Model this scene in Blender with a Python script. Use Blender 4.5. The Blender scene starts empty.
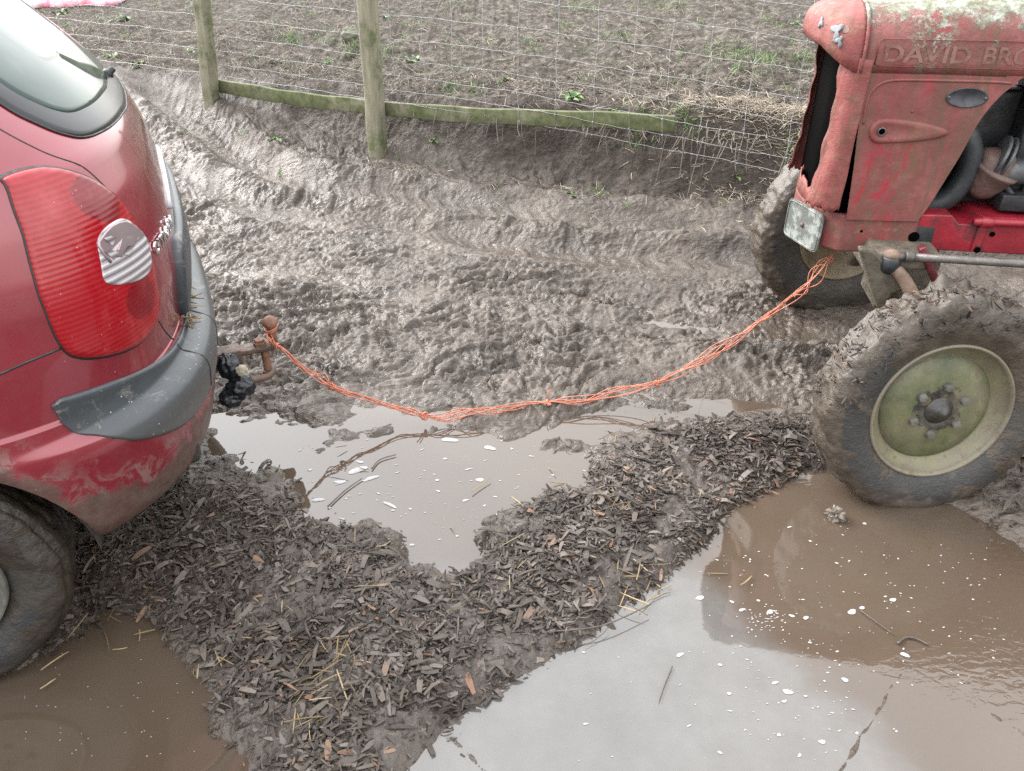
import bpy, bmesh, math, random
import numpy as np
from mathutils import Vector, Matrix
random.seed(7); rng = np.random.default_rng(7)
scn = bpy.context.scene
COL = scn.collection

# ------------------------------------------------------------------ camera numbers (also used to lay things out on the ground)
CAMH, PITCH, FPX, CX, CY = 1.58, math.radians(32), 770.0, 512.0, 385.5
_c, _s = math.cos(PITCH), math.sin(PITCH)
def ray(x, y):
    u = (x-CX)/FPX; v = (y-CY)/FPX
    return np.array([u, _c-v*_s, -_s-v*_c])
def atz(x, y, z=0.0):
    r = ray(x, y); t = (z-CAMH)/r[2]
    return np.array([0, 0, CAMH]) + r*t

# ------------------------------------------------------------------ noise (vectorised gradient noise)
_P = np.random.default_rng(3).permutation(256); _P = np.concatenate([_P, _P, _P])
_G = np.random.default_rng(4).normal(size=(256, 3)); _G /= np.linalg.norm(_G, axis=1)[:, None]
def noise3(x, y, z=0.0):
    x, y, z = np.broadcast_arrays(np.asarray(x, float), np.asarray(y, float), np.asarray(z, float))
    xi = np.floor(x).astype(int); yi = np.floor(y).astype(int); zi = np.floor(z).astype(int)
    xf = x-xi; yf = y-yi; zf = z-zi
    f = lambda t: t*t*t*(t*(t*6-15)+10)
    u, v, w = f(xf), f(yf), f(zf)
    xi &= 255; yi &= 255; zi &= 255
    out = 0
    for dx in (0, 1):
        for dy in (0, 1):
            for dz in (0, 1):
                h = _P[_P[_P[(xi+dx) & 255]+((yi+dy) & 255)]+((zi+dz) & 255)]
                g = _G[h]
                d = g[..., 0]*(xf-dx)+g[..., 1]*(yf-dy)+g[..., 2]*(zf-dz)
                out = out + d*(u if dx else 1-u)*(v if dy else 1-v)*(w if dz else 1-w)
    return out*1.6
def fbm(x, y, z=0.0, o=4):
    a, s, r = 1.0, 1.0, 0
    for i in range(o):
        r = r + a*noise3(x*s+i*13.7, y*s-i*7.1, np.asarray(z)*s+i*3.3); a *= .5; s *= 2.03
    return r
def sstep(a, b, x):
    t = np.clip((x-a)/(b-a), 0, 1); return t*t*(3-2*t)

# ------------------------------------------------------------------ object helpers
def tag(o, label=None, cat=None, group=None, kind=None):
    if label: o['label'] = label
    if cat: o['category'] = cat
    if group: o['group'] = group
    if kind: o['kind'] = kind
    return o
def empty(name, loc=(0, 0, 0), rz=0.0):
    o = bpy.data.objects.new(name, None); COL.objects.link(o); o.location = loc; o.rotation_euler = (0, 0, rz)
    o.empty_display_size = .1
    return o
def mesh_obj(name, V, F, m, parent=None, smooth=True, bevel=0, solid=0, sub=0, attr=None, autos=None):
    me = bpy.data.meshes.new(name)
    me.from_pydata([tuple(map(float, v)) for v in V], [], [tuple(map(int, f)) for f in F]); me.validate(); me.update()
    if attr is not None:
        for k, a in attr.items():
            at = me.attributes.new(k, 'FLOAT', 'POINT'); at.data.foreach_set('value', np.asarray(a, np.float32))
    o = bpy.data.objects.new(name, me); COL.objects.link(o)
    if isinstance(m, (list, tuple)):
        for q in m: me.materials.append(q)
    elif m: me.materials.append(m)
    me.polygons.foreach_set('use_smooth', [smooth]*len(me.polygons))
    if smooth and autos: 
        bm = bmesh.new(); bm.from_mesh(me)
        for e in bm.edges:
            if len(e.link_faces) == 2 and e.calc_face_angle(0) > math.radians(autos): e.smooth = False
        bm.to_mesh(me); bm.free()
    if solid:
        md = o.modifiers.new('solid', 'SOLIDIFY'); md.thickness = solid; md.offset = -1
    if bevel:
        md = o.modifiers.new('bev', 'BEVEL'); md.width = bevel; md.segments = 2; md.limit_method = 'ANGLE'; md.angle_limit = math.radians(35)
    if sub:
        md = o.modifiers.new('sub', 'SUBSURF'); md.levels = sub; md.render_levels = sub
    if parent: o.parent = parent
    return o
def grid_mesh(name, X, Y, Z, m, parent=None, attrs=None):
    ny, nx = X.shape
    co = np.stack([X, Y, Z], -1).reshape(-1, 3).astype(np.float32)
    i = np.arange(ny*nx).reshape(ny, nx)
    q = np.stack([i[:-1, :-1], i[:-1, 1:], i[1:, 1:], i[1:, :-1]], -1).reshape(-1, 4)
    me = bpy.data.meshes.new(name)
    me.vertices.add(len(co)); me.vertices.foreach_set('co', co.ravel())
    me.loops.add(q.size); me.loops.foreach_set('vertex_index', q.ravel().astype(np.int32))
    me.polygons.add(len(q)); me.polygons.foreach_set('loop_start', (np.arange(len(q))*4).astype(np.int32))
    me.polygons.foreach_set('loop_total', np.full(len(q), 4, np.int32))
    me.update(calc_edges=True); me.polygons.foreach_set('use_smooth', np.ones(len(q), bool))
    for k, a in (attrs or {}).items():
        at = me.attributes.new(k, 'FLOAT', 'POINT'); at.data.foreach_set('value', np.asarray(a, np.float32).ravel())
    o = bpy.data.objects.new(name, me); COL.objects.link(o)
    if m: me.materials.append(m)
    if parent: o.parent = parent
    return o
def fast_mesh(name, V, Q, m, parent=None, smooth=False, attrs=None):
    """V (n,3), Q (m,4) arrays"""
    me = bpy.data.meshes.new(name)
    me.vertices.add(len(V)); me.vertices.foreach_set('co', np.asarray(V, np.float32).ravel())
    Q = np.asarray(Q, np.int32); k = Q.shape[1]
    me.loops.add(Q.size); me.loops.foreach_set('vertex_index', Q.ravel())
    me.polygons.add(len(Q)); me.polygons.foreach_set('loop_start', (np.arange(len(Q))*k).astype(np.int32))
    me.polygons.foreach_set('loop_total', np.full(len(Q), k, np.int32))
    me.update(calc_edges=True); me.polygons.foreach_set('use_smooth', np.full(len(Q), smooth, bool))
    for kk, a in (attrs or {}).items():
        at = me.attributes.new(kk, 'FLOAT', 'POINT'); at.data.foreach_set('value', np.asarray(a, np.float32).ravel())
    o = bpy.data.objects.new(name, me); COL.objects.link(o); me.materials.append(m)
    if parent: o.parent = parent
    return o
class MB:
    def __init__(s): s.V = []; s.F = []
    def add(s, V, F):
        n = len(s.V); s.V += [tuple(v) for v in V]; s.F += [tuple(i+n for i in f) for f in F]; return s
    def box(s, c, d, R=None):
        V = [Vector((sx*d[0]/2, sy*d[1]/2, sz*d[2]/2)) for sx in (-1, 1) for sy in (-1, 1) for sz in (-1, 1)]
        if R is not None: V = [R @ v for v in V]
        V = [v+Vector(c) for v in V]
        return s.add(V, [(0, 1, 3, 2), (4, 6, 7, 5), (0, 4, 5, 1), (2, 3, 7, 6), (0, 2, 6, 4), (1, 5, 7, 3)])
    def tube(s, pts, r, n=12, caps=True, closed=False):
        P = [Vector(p) for p in pts]; N = len(P)
        rs = r if hasattr(r, '__len__') else [r]*N
        V = []; up = None
        for i, p in enumerate(P):
            if closed: d = P[(i+1) % N]-P[i-1]
            else: d = (P[min(i+1, N-1)]-P[max(i-1, 0)])
            d = d.normalized() if d.length > 1e-9 else Vector((0, 0, 1))
            if up is None: up = Vector((0, 0, 1)) if abs(d.z) < .9 else Vector((1, 0, 0))
            a = d.cross(up)
            a = a.normalized() if a.length > 1e-6 else d.orthogonal().normalized()
            b = a.cross(d).normalized(); up = b
            for k in range(n):
                t = 2*math.pi*k/n; V.append(p+(a*math.cos(t)+b*math.sin(t))*rs[i])
        F = []
        for i in range(N if closed else N-1):
            for k in range(n):
                j = (i+1) % N
                F.append((i*n+k, i*n+(k+1) % n, j*n+(k+1) % n, j*n+k))
        if caps and not closed: F += [tuple(range(n))[::-1], tuple((N-1)*n+k for k in range(n))]
        return s.add(V, F)
    def lathe(s, prof, c, ax, n=32, cap=True):
        """prof: list of (r, h) along axis ax from centre c"""
        ax = Vector(ax).normalized(); a = ax.orthogonal().normalized(); b = ax.cross(a); c = Vector(c)
        V = []; 
        for r, h in prof:
            for k in range(n):
                t = 2*math.pi*k/n; V.append(c+ax*h+(a*math.cos(t)+b*math.sin(t))*r)
        F = []
        for i in range(len(prof)-1):
            for k in range(n): F.append((i*n+k, i*n+(k+1) % n, (i+1)*n+(k+1) % n, (i+1)*n+k))
        if cap: F += [tuple(range(n))[::-1], tuple((len(prof)-1)*n+k for k in range(n))]
        return s.add(V, F)
    def prism(s, poly, f0, f1):
        """poly: 2-D outline; f0,f1 map (u,v) -> 3-D for the two faces"""
        n = len(poly); V = [f0(*p) for p in poly]+[f1(*p) for p in poly]
        F = [tuple(range(n))[::-1], tuple(range(n, 2*n))]+[(i, (i+1) % n, n+(i+1) % n, n+i) for i in range(n)]
        return s.add(V, F)
    def blob(s, c, r, seed=0, amp=.2, n=20, sc=(1, 1, 1), fr=2.0):
        V = []; F = []
        for i in range(n+1):
            th = math.pi*i/n
            for k in range(n*2):
                ph = math.pi*k/n
                V.append((math.sin(th)*math.cos(ph), math.sin(th)*math.sin(ph), math.cos(th)))
        V = np.array(V); d = 1+amp*fbm(V[:, 0]*fr+seed, V[:, 1]*fr, V[:, 2]*fr, 4)
        V = V*d[:, None]*r*np.array(sc)+np.array(c)
        for i in range(n):
            for k in range(n*2): F.append((i*2*n+k, i*2*n+(k+1) % (2*n), (i+1)*2*n+(k+1) % (2*n), (i+1)*2*n+k))
        return s.add(V.tolist(), F)
    def build(s, name, m, parent=None, **kw): return mesh_obj(name, s.V, s.F, m, parent, **kw)
def spline(pts, n=8, closed=False):
    P = [np.array(p, float) for p in pts]; N = len(P); out = []
    rngk = range(N if closed else N-1)
    for i in rngk:
        if closed: p0, p1, p2, p3 = P[i-1], P[i], P[(i+1) % N], P[(i+2) % N]
        else: p0, p1, p2, p3 = P[max(i-1, 0)], P[i], P[i+1], P[min(i+2, N-1)]
        for k in range(n):
            t = k/n
            out.append(.5*((2*p1)+(-p0+p2)*t+(2*p0-5*p1+4*p2-p3)*t*t+(-p0+3*p1-3*p2+p3)*t**3))
    if not closed: out.append(P[-1])
    return out

# ------------------------------------------------------------------ material helper
def srgb(r, g, b): 
    f = lambda c: (c/255/12.92 if c/255 <= .04045 else ((c/255+.055)/1.055)**2.4)
    return (f(r), f(g), f(b), 1)
class NT:
    def __init__(s, name):
        s.m = bpy.data.materials.new(name); s.m.use_nodes = True; s.t = s.m.node_tree; s.n = s.t.nodes; s.l = s.t.links
        s.b = s.n['Principled BSDF']; s.co = s.n.new('ShaderNodeTexCoord')
    def new(s, ty, **kw):
        n = s.n.new(ty)
        for k, v in kw.items(): setattr(n, k, v)
        return n
    def set(s, sock, v):
        if isinstance(v, bpy.types.NodeSocket): s.l.new(v, sock)
        else: sock.default_value = v
    def noise(s, sc, det=5, rough=.6, vec=None, dist=0.0, scale3=None):
        n = s.new('ShaderNodeTexNoise'); n.inputs['Scale'].default_value = sc; n.inputs['Detail'].default_value = det
        n.inputs['Roughness'].default_value = rough; n.inputs['Distortion'].default_value = dist
        v = vec or s.co.outputs['Object']
        if scale3:
            mp = s.new('ShaderNodeMapping'); mp.inputs['Scale'].default_value = scale3; s.l.new(v, mp.inputs['Vector']); v = mp.outputs[0]
        s.l.new(v, n.inputs['Vector']); return n.outputs['Fac']
    def voro(s, sc, feat='F1', vec=None, out='Distance', rnd=1.0):
        n = s.new('ShaderNodeTexVoronoi', feature=feat); n.inputs['Scale'].default_value = sc; n.inputs['Randomness'].default_value = rnd
        s.l.new(vec or s.co.outputs['Object'], n.inputs['Vector']); return n.outputs[out]
    def ramp(s, fac, stops, interp='LINEAR'):
        n = s.new('ShaderNodeValToRGB'); n.color_ramp.interpolation = interp; e = n.color_ramp.elements
        while len(e) < len(stops): e.new(.5)
        for i, (p, c) in enumerate(stops):
            e[i].position = p; e[i].color = c if hasattr(c, '__len__') and len(c) == 4 else (*(c if hasattr(c, '__len__') else (c, c, c)), 1)
        s.set(n.inputs['Fac'], fac); return n.outputs['Color']
    def mix(s, f, a, b, mode='MIX'):
        n = s.new('ShaderNodeMix', data_type='RGBA', blend_type=mode)
        s.set(n.inputs[0], f); s.set(n.inputs[6], a); s.set(n.inputs[7], b); return n.outputs[2]
    def math(s, op, a, b=0.0, c=None, clamp=False):
        n = s.new('ShaderNodeMath', operation=op, use_clamp=clamp); s.set(n.inputs[0], a); s.set(n.inputs[1], b)
        if c is not None: s.set(n.inputs[2], c)
        return n.outputs[0]
    def attr(s, name): n = s.new('ShaderNodeAttribute', attribute_name=name); return n.outputs['Fac']
    def sep(s, v): n = s.new('ShaderNodeSeparateXYZ'); s.l.new(v, n.inputs[0]); return n.outputs
    def mrange(s, v, a, b, c=0.0, d=1.0, smooth=True):
        n = s.new('ShaderNodeMapRange'); n.interpolation_type = 'SMOOTHSTEP' if smooth else 'LINEAR'
        s.set(n.inputs[0], v)
        for i, q in enumerate((a, b, c, d)): s.set(n.inputs[i+1], q)
        return n.outputs[0]
    def bump(s, h, st=.5, dist=.01, nrm=None):
        n = s.new('ShaderNodeBump'); n.inputs['Strength'].default_value = st; n.inputs['Distance'].default_value = dist
        s.set(n.inputs['Height'], h)
        if nrm: s.l.new(nrm, n.inputs['Normal'])
        s.l.new(n.outputs[0], s.b.inputs['Normal']); return n.outputs[0]
    def P(s, **kw):
        for k, v in kw.items(): s.set(s.b.inputs[k.replace('_', ' ')], v)
        return s.m
def c4(*a): return (*a, 1)
def simple(name, c1, c2, sc=8, rough=.5, bump=.3, bs=60, metal=0.0, coat=0.0, mud=0.0, mudz=None):
    t = NT(name); f = t.noise(sc, 6, .65); col = t.ramp(f, [(.3, c1), (.7, c2)])
    r = t.mrange(t.noise(sc*2.3, 4), .3, .7, rough*.75, min(1, rough*1.25))
    if mud:
        k = t.mrange(t.noise(sc*.9+3, 7, .7), .62-mud*.3, .70-mud*.25)
        col = t.mix(k, col, t.ramp(t.noise(30, 4), [(.3, (.09, .07, .055)), (.7, (.17, .14, .115))]))
        r = t.mix(k, r, (.6, .6, .6, 1))
        t.P(Metallic=t.math('MULTIPLY', t.math('SUBTRACT', 1.0, k), metal))
    else: t.P(Metallic=metal)
    t.P(Base_Color=col, Roughness=r)
    if coat: t.P(Coat_Weight=coat, Coat_Roughness=.08)
    if bump: t.bump(t.noise(bs, 5, .65), bump, .004)
    return t.m

# ---- mud, water, field
def mud_ground():
    t = NT('wet_mud'); pos = t.co.outputs['Object']
    f = t.noise(3.2, 8, .62); f2 = t.noise(22, 6, .7)
    col = t.ramp(f, [(.32, (.040, .030, .023)), (.5, (.074, .058, .046)), (.68, (.120, .098, .080))])
    col = t.mix(t.mrange(f2, .35, .7, 0.0, .55), col, (.034, .026, .020, 1))
    # trampled crumbly earth of the bank and field
    fld = t.attr('field'); 
    e = t.ramp(t.noise(14, 8, .75), [(.32, (.016, .013, .010)), (.5, (.050, .042, .034)), (.68, (.155, .138, .118))])
    col = t.mix(fld, col, e)
    bk = t.attr('bank')
    col = t.mix(t.math('MULTIPLY', bk, .8), col, t.ramp(t.noise(30, 6, .7), [(.35, (.018, .013, .010)), (.7, (.062, .047, .037))]))
    ch = t.attr('chips')
    col = t.mix(t.math('MULTIPLY', ch, .8), col, t.ramp(t.noise(40, 6, .7), [(.35, (.022, .016, .013)), (.7, (.075, .060, .050))]))
    wet = t.mrange(t.noise(5, 5, .6), .36, .64, .0, 1.0)
    r = t.mix(wet, (.56, .56, .56, 1), (.28, .28, .28, 1))
    r = t.mix(fld, r, (.9, .9, .9, 1)); r = t.mix(t.math('MULTIPLY', bk, .9), r, (.8, .8, .8, 1))
    zz = t.math('ADD', t.sep(pos)[2], t.math('MULTIPLY', t.math('SUBTRACT', t.noise(30, 4), .5), .012))
    low = t.math('MULTIPLY', t.mrange(zz, .026, .006), t.math('SUBTRACT', 1.0, fld)); low = t.math('MULTIPLY', low, t.math('SUBTRACT', 1.0, ch))
    r = t.mix(low, r, (.10, .10, .10, 1)); col = t.mix(t.math('MULTIPLY', low, .45), col, (.055, .041, .030, 1))
    t.P(Base_Color=col, Roughness=r, Specular_IOR_Level=t.mix(fld, (.36, .36, .36, 1), (.12, .12, .12, 1)))
    n1 = t.new('ShaderNodeTexNoise'); n1.inputs['Scale'].default_value = 42; n1.inputs['Detail'].default_value = 4; n1.inputs['Roughness'].default_value = .55
    mp = t.new('ShaderNodeMapping'); mp.inputs['Scale'].default_value = (.8, 1.3, 1); t.l.new(pos, mp.inputs[0]); t.l.new(mp.outputs[0], n1.inputs['Vector'])
    h = t.math('ADD', n1.outputs['Fac'], t.math('MULTIPLY', t.noise(18, 5, .65), 1.2))
    t.bump(h, 1.0, .010)
    return t.m
def water_mat():
    t = NT('muddy_water'); f = t.noise(1.6, 4, .5)
    col = t.ramp(f, [(.3, (.052, .037, .026)), (.7, (.070, .052, .038))])
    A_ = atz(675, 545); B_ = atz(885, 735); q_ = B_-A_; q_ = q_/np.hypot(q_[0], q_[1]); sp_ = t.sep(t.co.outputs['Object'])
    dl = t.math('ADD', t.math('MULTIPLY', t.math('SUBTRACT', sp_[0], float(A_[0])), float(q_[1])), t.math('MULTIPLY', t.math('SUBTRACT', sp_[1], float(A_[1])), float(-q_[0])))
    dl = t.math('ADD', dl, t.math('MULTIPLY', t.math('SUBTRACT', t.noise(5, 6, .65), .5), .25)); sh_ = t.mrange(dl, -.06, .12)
    col = t.mix(t.math('MULTIPLY', sh_, t.math('MULTIPLY', t.mrange(sp_[0], -.35, -.15), t.mrange(sp_[1], 1.62, 1.5))), col, t.ramp(t.noise(7, 7, .7), [(.3, (.076, .070, .064)), (.7, (.102, .096, .089))]))  # greyer over the shallow slab; pale sky reflection is put into this colour too
    silt = t.mrange(t.noise(9, 6, .7), .62, .75, 0, .35)
    col = t.mix(silt, col, (.13, .105, .085, 1))
    t.P(Base_Color=col, Roughness=.03, IOR=1.6)
    # gentle ripples, stronger on the far right side
    x = t.sep(t.co.outputs['Object'])[0]
    k = t.mrange(x, .75, 1.5, .04, 1.6)
    h = t.math('MULTIPLY', t.noise(26, 3, .5, scale3=(1, 1.8, 1), dist=.6), k)
    t.bump(h, .22, .006)
    return t.m
M = {}
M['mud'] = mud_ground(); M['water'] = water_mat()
def attr_mat(name, stops, rough, spec=.5, bs=None):
    t = NT(name); f = t.attr('rnd'); col = t.ramp(f, stops)
    col = t.mix(t.mrange(t.noise(60, 4), .3, .7, 0, .5), col, t.mix(.5, col, (.05, .041, .034, 1)))
    t.P(Base_Color=col, Roughness=rough, Specular_IOR_Level=spec)
    if bs: t.bump(t.noise(bs, 4, .7), .6, .003)
    return t.m
M['chip'] = attr_mat('wet_bark', [(0, (.012, .008, .006)), (.35, (.038, .028, .022)), (.65, (.082, .065, .053)), (.93, (.14, .117, .100)), (.965, (.14, .07, .04)), (1, (.19, .12, .075))], .5, .3, 130)
M['straw'] = attr_mat('straw', [(0, (.09, .062, .032)), (.5, (.19, .135, .068)), (1, (.33, .25, .145))], .6, .3)
M['dead'] = attr_mat('dead_grass', [(0, (.05, .04, .033)), (.4, (.15, .128, .108)), (.8, (.32, .275, .22)), (1, (.46, .38, .28))], .75, .2)
M['green'] = attr_mat('green_leaf', [(0, (.035, .085, .018)), (.6, (.085, .17, .04)), (1, (.17, .23, .07))], .5, .4)
M['foam'] = NT('foam').P(Base_Color=(.27, .265, .26, 1), Roughness=.3)

# ------------------------------------------------------------------ TERRAIN
def poly_px(pts, z=0.0): return np.array([atz(px, py, z)[:2] for px, py in pts])
def sdist(X, Y, poly):
    """signed distance, positive inside"""
    d = np.full(X.shape, 1e9); ins = np.zeros(X.shape, bool); n = len(poly)
    for i in range(n):
        a = poly[i]; b = poly[(i+1) % n]; ab = b-a
        t = np.clip(((X-a[0])*ab[0]+(Y-a[1])*ab[1])/(ab@ab+1e-12), 0, 1)
        d = np.minimum(d, np.hypot(X-a[0]-t*ab[0], Y-a[1]-t*ab[1]))
        if abs(ab[1]) > 1e-12:
            c = ((a[1] > Y) != (b[1] > Y)) & (X < ab[0]*(Y-a[1])/ab[1]+a[0]); ins ^= c
    return np.where(ins, d, -d)
PUD_R = poly_px([(385, 790), (440, 735), (500, 690), (560, 652), (640, 592), (690, 556), (725, 512), (760, 492), (800, 470), (830, 470), (880, 496), (950, 505), (985, 520), (1030, 560), (1100, 600), (1150, 1000), (300, 1000)])
PUD_C = poly_px([(282, 492), (300, 462), (330, 442), (400, 432), (440, 427), (520, 440), (560, 450), (588, 457), (575, 480), (530, 503), (492, 525), (470, 556), (447, 572), (420, 556), (400, 537), (345, 532), (303, 514)])
PUD_L = poly_px([(-60, 700), (10, 668), (60, 640), (108, 603), (140, 606), (165, 640), (200, 680), (215, 722), (252, 775), (270, 1000), (-300, 1000), (-200, 720)])
PUD_B = poly_px([(205, 418), (250, 410), (300, 418), (335, 432), (330, 448), (290, 462), (262, 474), (235, 475), (205, 455)])
PUD_S = poly_px([(520, 438), (560, 418), (620, 404), (730, 398), (770, 406), (705, 421), (645, 428), (590, 446)])
PUD_T = poly_px([(330, 428), (360, 408), (440, 412), (470, 425), (410, 432), (350, 440)])
CHIPS = poly_px([(40, 590), (90, 545), (190, 478), (235, 470), (268, 492), (300, 528), (390, 548), (425, 588), (455, 590), (488, 545), (545, 508), (600, 462), (700, 424), (790, 422), (835, 450), (800, 480), (745, 500), (700, 545), (640, 588), (570, 645), (480, 698), (410, 740), (375, 785), (330, 830), (262, 800), (222, 715), (190, 650), (140, 602), (80, 600)], .03)
# fence frame: FO origin at second post, FD along the fence (to the right), FN towards the field
FO = np.array([-.95, 5.24]); FD = np.array([.914, -.407]); FD /= np.linalg.norm(FD); FN = np.array([.407, .914]); FN /= np.linalg.norm(FN)
RUT = np.array([(-5.2, 9.4), (-3.6, 7.2), (-2.6, 5.95), (-1.75, 5.05), (-1.15, 4.65), (-.54, 4.45), (.2, 4.22), (1.0, 4.0), (2.2, 3.85), (4.0, 3.9)])
def pl_dist(X, Y, P):
    d = np.full(X.shape, 1e9); S_ = np.zeros(X.shape); sg = np.zeros(X.shape); acc = 0
    for i in range(len(P)-1):
        a, b = P[i], P[i+1]; ab = b-a; L = np.hypot(*ab)
        t = np.clip(((X-a[0])*ab[0]+(Y-a[1])*ab[1])/(ab@ab), 0, 1); q = np.hypot(X-a[0]-t*ab[0], Y-a[1]-t*ab[1])
        m = q < d; d = np.where(m, q, d); S_ = np.where(m, acc+t*L, S_)
        sg = np.where(m, np.sign(ab[0]*(Y-a[1])-ab[1]*(X-a[0])), sg); acc += L
    return d*sg, S_
def terrain(X, Y):
    X = np.asarray(X, float); Y = np.asarray(Y, float)
    s = (X-FO[0])*FD[0]+(Y-FO[1])*FD[1]; d = (X-FO[0])*FN[0]+(Y-FO[1])*FN[1]
    n1 = fbm(X*1.1, Y*1.1, 0, 3)
    # general level
    z = .038+.014*n1
    # rise to the fence; to the right of the second post the ground stays low below an eroded bank face
    low = sstep(.2, 1.3, s)
    rise_l = (.13+.15*np.clip(-s, 0, 2.6))*sstep(-1.6, .15, d)+.05*sstep(-.2, 0, d)
    rise_r = .10*sstep(-.9, -.1, d)
    z = z+rise_l*(1-low)+rise_r*low
    dn = d+.06*fbm(X*1.9+9, Y*1.9, 0, 2)
    top = .50+.07*sstep(.5, 2.2, s)-.05*sstep(2.2, 4, s)+.03*fbm(X*.9, Y*.9+4, 0, 3)+.035*np.clip(d, 0, 4)+.05*np.clip(d, 0, 60)*np.exp(-np.clip(d, 0, 300)/60)
    face = sstep(.02, .22, dn)
    z = z*(1-face)+top*face
    field = sstep(.12, .32, dn); bank = sstep(-.25, .02, dn)*(1-sstep(.16, .34, dn))*(.45+.55*low)
    # churned mud relief
    fine = sstep(7.5, 5.5, Y)
    w1 = fbm(X*2+3, Y*2, 0, 2)*.25; w2 = fbm(X*2-8, Y*2+5, 0, 2)*.25
    a = fbm((X+w1)*5.2, (Y+w2)*8.2, 0, 4)
    bil = 1-np.abs(fbm((X+w2)*9, (Y+w1)*15, .3, 3))*1.7
    clod = 1-np.abs(fbm(X*24, Y*34, .7, 2))*1.6
    rg1 = (1-np.abs(noise3((X+w1)*8, (Y+w2)*13, 4.2)+.25*noise3(X*26, Y*30, 1))*1.5).clip(0)**3
    rg2 = (1-np.abs(noise3((X+w2*.6)*19, (Y+w1*.6)*29, 9.2)+.2*noise3(X*50, Y*60, 1))*1.5).clip(0)**2.5
    ca = noise3((X+w1)*6.5, (Y+w2)*11, 14.2)+.35*noise3((X-w2)*17, (Y+w1)*25, 3.1)+.16*noise3(X*45, Y*60, 5)
    cb = noise3((X-w1)*14, (Y+w2)*24, 24.2)+.4*noise3(X*36, Y*50, 6.1)
    crk = .030*np.exp(-(ca/.10)**2)+.014*np.exp(-(cb/.11)**2)
    flat = .018*np.tanh(ca*2.2)+.009*np.tanh(cb*2.5)
    PD = np.maximum.reduce([sdist(X, Y, q) for q in (PUD_R, PUD_C, PUD_L, PUD_B, PUD_S, PUD_T)]); npd = sstep(-.32, .0, PD+.08*fbm(X*3, Y*3, 60, 3))*(1-low*0)
    z = z*(1-npd)+.022*npd
    rd0, _r = pl_dist(X, Y, RUT)
    tracks = np.maximum(np.exp(-((rd0)/.15)**4), np.maximum(.9*np.exp(-((rd0+.42)/.13)**4), .7*np.exp(-((rd0+1.05)/.12)**4)))
    nearf = (1-.35*sstep(-1.5, -.6, d))*(1-.72*tracks)
    lum = sstep(.05, .55, fbm((X+w2)*11, (Y+w1)*16, 7.7, 3))
    amp = (.12+1.0*sstep(-.35, .45, fbm(X*1.5+7, Y*2.1, .2, 2)))
    mudr = (.012*a+(.004*bil+.004*clod+.006*rg1+.006*rg2+.008*lum+flat-crk)*(.40+.55*amp))*nearf*(1-.55*npd)-.002
    chm = sstep(-.06, .05, sdist(X, Y, CHIPS)+.02*fbm(X*9, Y*9, 0, 2)) if X.size > 4 else 0*X
    z = z+mudr*(1-field)*(1-.75*bank)*(1-.6*chm)
    # ruts with lug prints
    rd, rs = pl_dist(X, Y, RUT)
    wob = .04*noise3(rs*1.2, 0*rs+3.3, 0)
    inr = np.exp(-((rd+wob)/.13)**4)
    lug = (sstep(.1, .8, np.sin((rs+np.abs(rd)*.9)*2*math.pi/.11))-.5)*.006*np.exp(-((rd+wob)/.12)**4)
    berm = np.exp(-((np.abs(rd+wob)-.2)/.07)**2)*.024*(1+.8*noise3(X*6, Y*6, 1))
    z = z+(-.050*inr+lug+berm*1.6)*(1-face)
    fur = noise3(rs*.9+.5*noise3(X*2, Y*2, 6), rd*6.5, 2.2)+.5*noise3(rs*1.7, rd*14, 5.2)
    z = z+.024*fur*(sstep(2.0, .9, np.abs(rd+.5)))*(1-face)
    rk = np.exp(-((np.abs(rd+1.05+.1*noise3(rs, 0*rs, 2)))/.10)**4); z = z-.022*rk*(1-face)
    rd2 = rd+.42
    lug2 = (sstep(.1, .8, np.sin((rs+np.abs(rd2)*.9)*2*math.pi/.12))-.5)*.005*np.exp(-((rd2)/.12)**4)
    z = z-.018*np.exp(-((rd2)/.13)**4)*(1-face)
    z = z+(lug2+np.exp(-((np.abs(rd2)-.18)/.06)**2)*.016*(1+noise3(X*5, Y*5, 4)))*(1-face)
    # field: crumbly
    fr = .035*fbm(X*4.5, Y*4.5, 2, 4)+.018*np.abs(fbm(X*15, Y*15, 3, 3))
    z = z+fr*field
    z = z+bank*(.035*fbm(X*5, Y*5, z*9, 3)+.022*fbm(X*13, Y*13, z*18, 3))
    # chip mound
    z = z+chm*(.006+.014*fbm(X*5, Y*5, 8, 3))
    # puddles
    pn = .035*fbm(X*6, Y*6, 11, 4)
    for P_, dep, k in ((PUD_R, .06, .45), (PUD_C, .045, 1.5), (PUD_L, .05, .8), (PUD_B, .03, 1.5), (PUD_S, .026, 1.2), (PUD_T, .024, 1.2)):
        m = sstep(-.06, .06, sdist(X, Y, P_)+pn*k*1.3)
        lvl = -.012-dep*.4*m+mudr*(.8 if dep < .04 else .25)+(.0135 if dep < .04 else 0)
        z = z*(1-m)+lvl*m
    # slab joints just breaking the surface of the right-hand puddle
    for A, B in (((832, 785), (906, 664)), ((906, 664), (1060, 755)), ((425, 715), (500, 785))):
        L_, _ = pl_dist(X, Y, np.array([atz(*A)[:2], atz(*B)[:2]]))
        z = np.maximum(z, .0015-np.abs(L_+.006*noise3(X*14, Y*14, 2))*.55+.003*noise3(X*30, Y*30, 5))
    # wheel pits
    for wx, wy, wr in ((1.262, 1.867, .2), (1.458, 3.17, .18)):
        pass
    # scrape in front of the photographer and slight sink under wheels
    return z, field, bank, chm
def axis(core0, core1, st, far0, far1):
    a = list(np.arange(core0, core1+1e-6, st)); v, g = core1, st
    while v < far1: g *= 1.09; v += g; a.append(v)
    v, g = core0, st; b = []
    while v > far0: g *= 1.09; v -= g; b.append(v)
    return np.array(b[::-1]+a)
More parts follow.
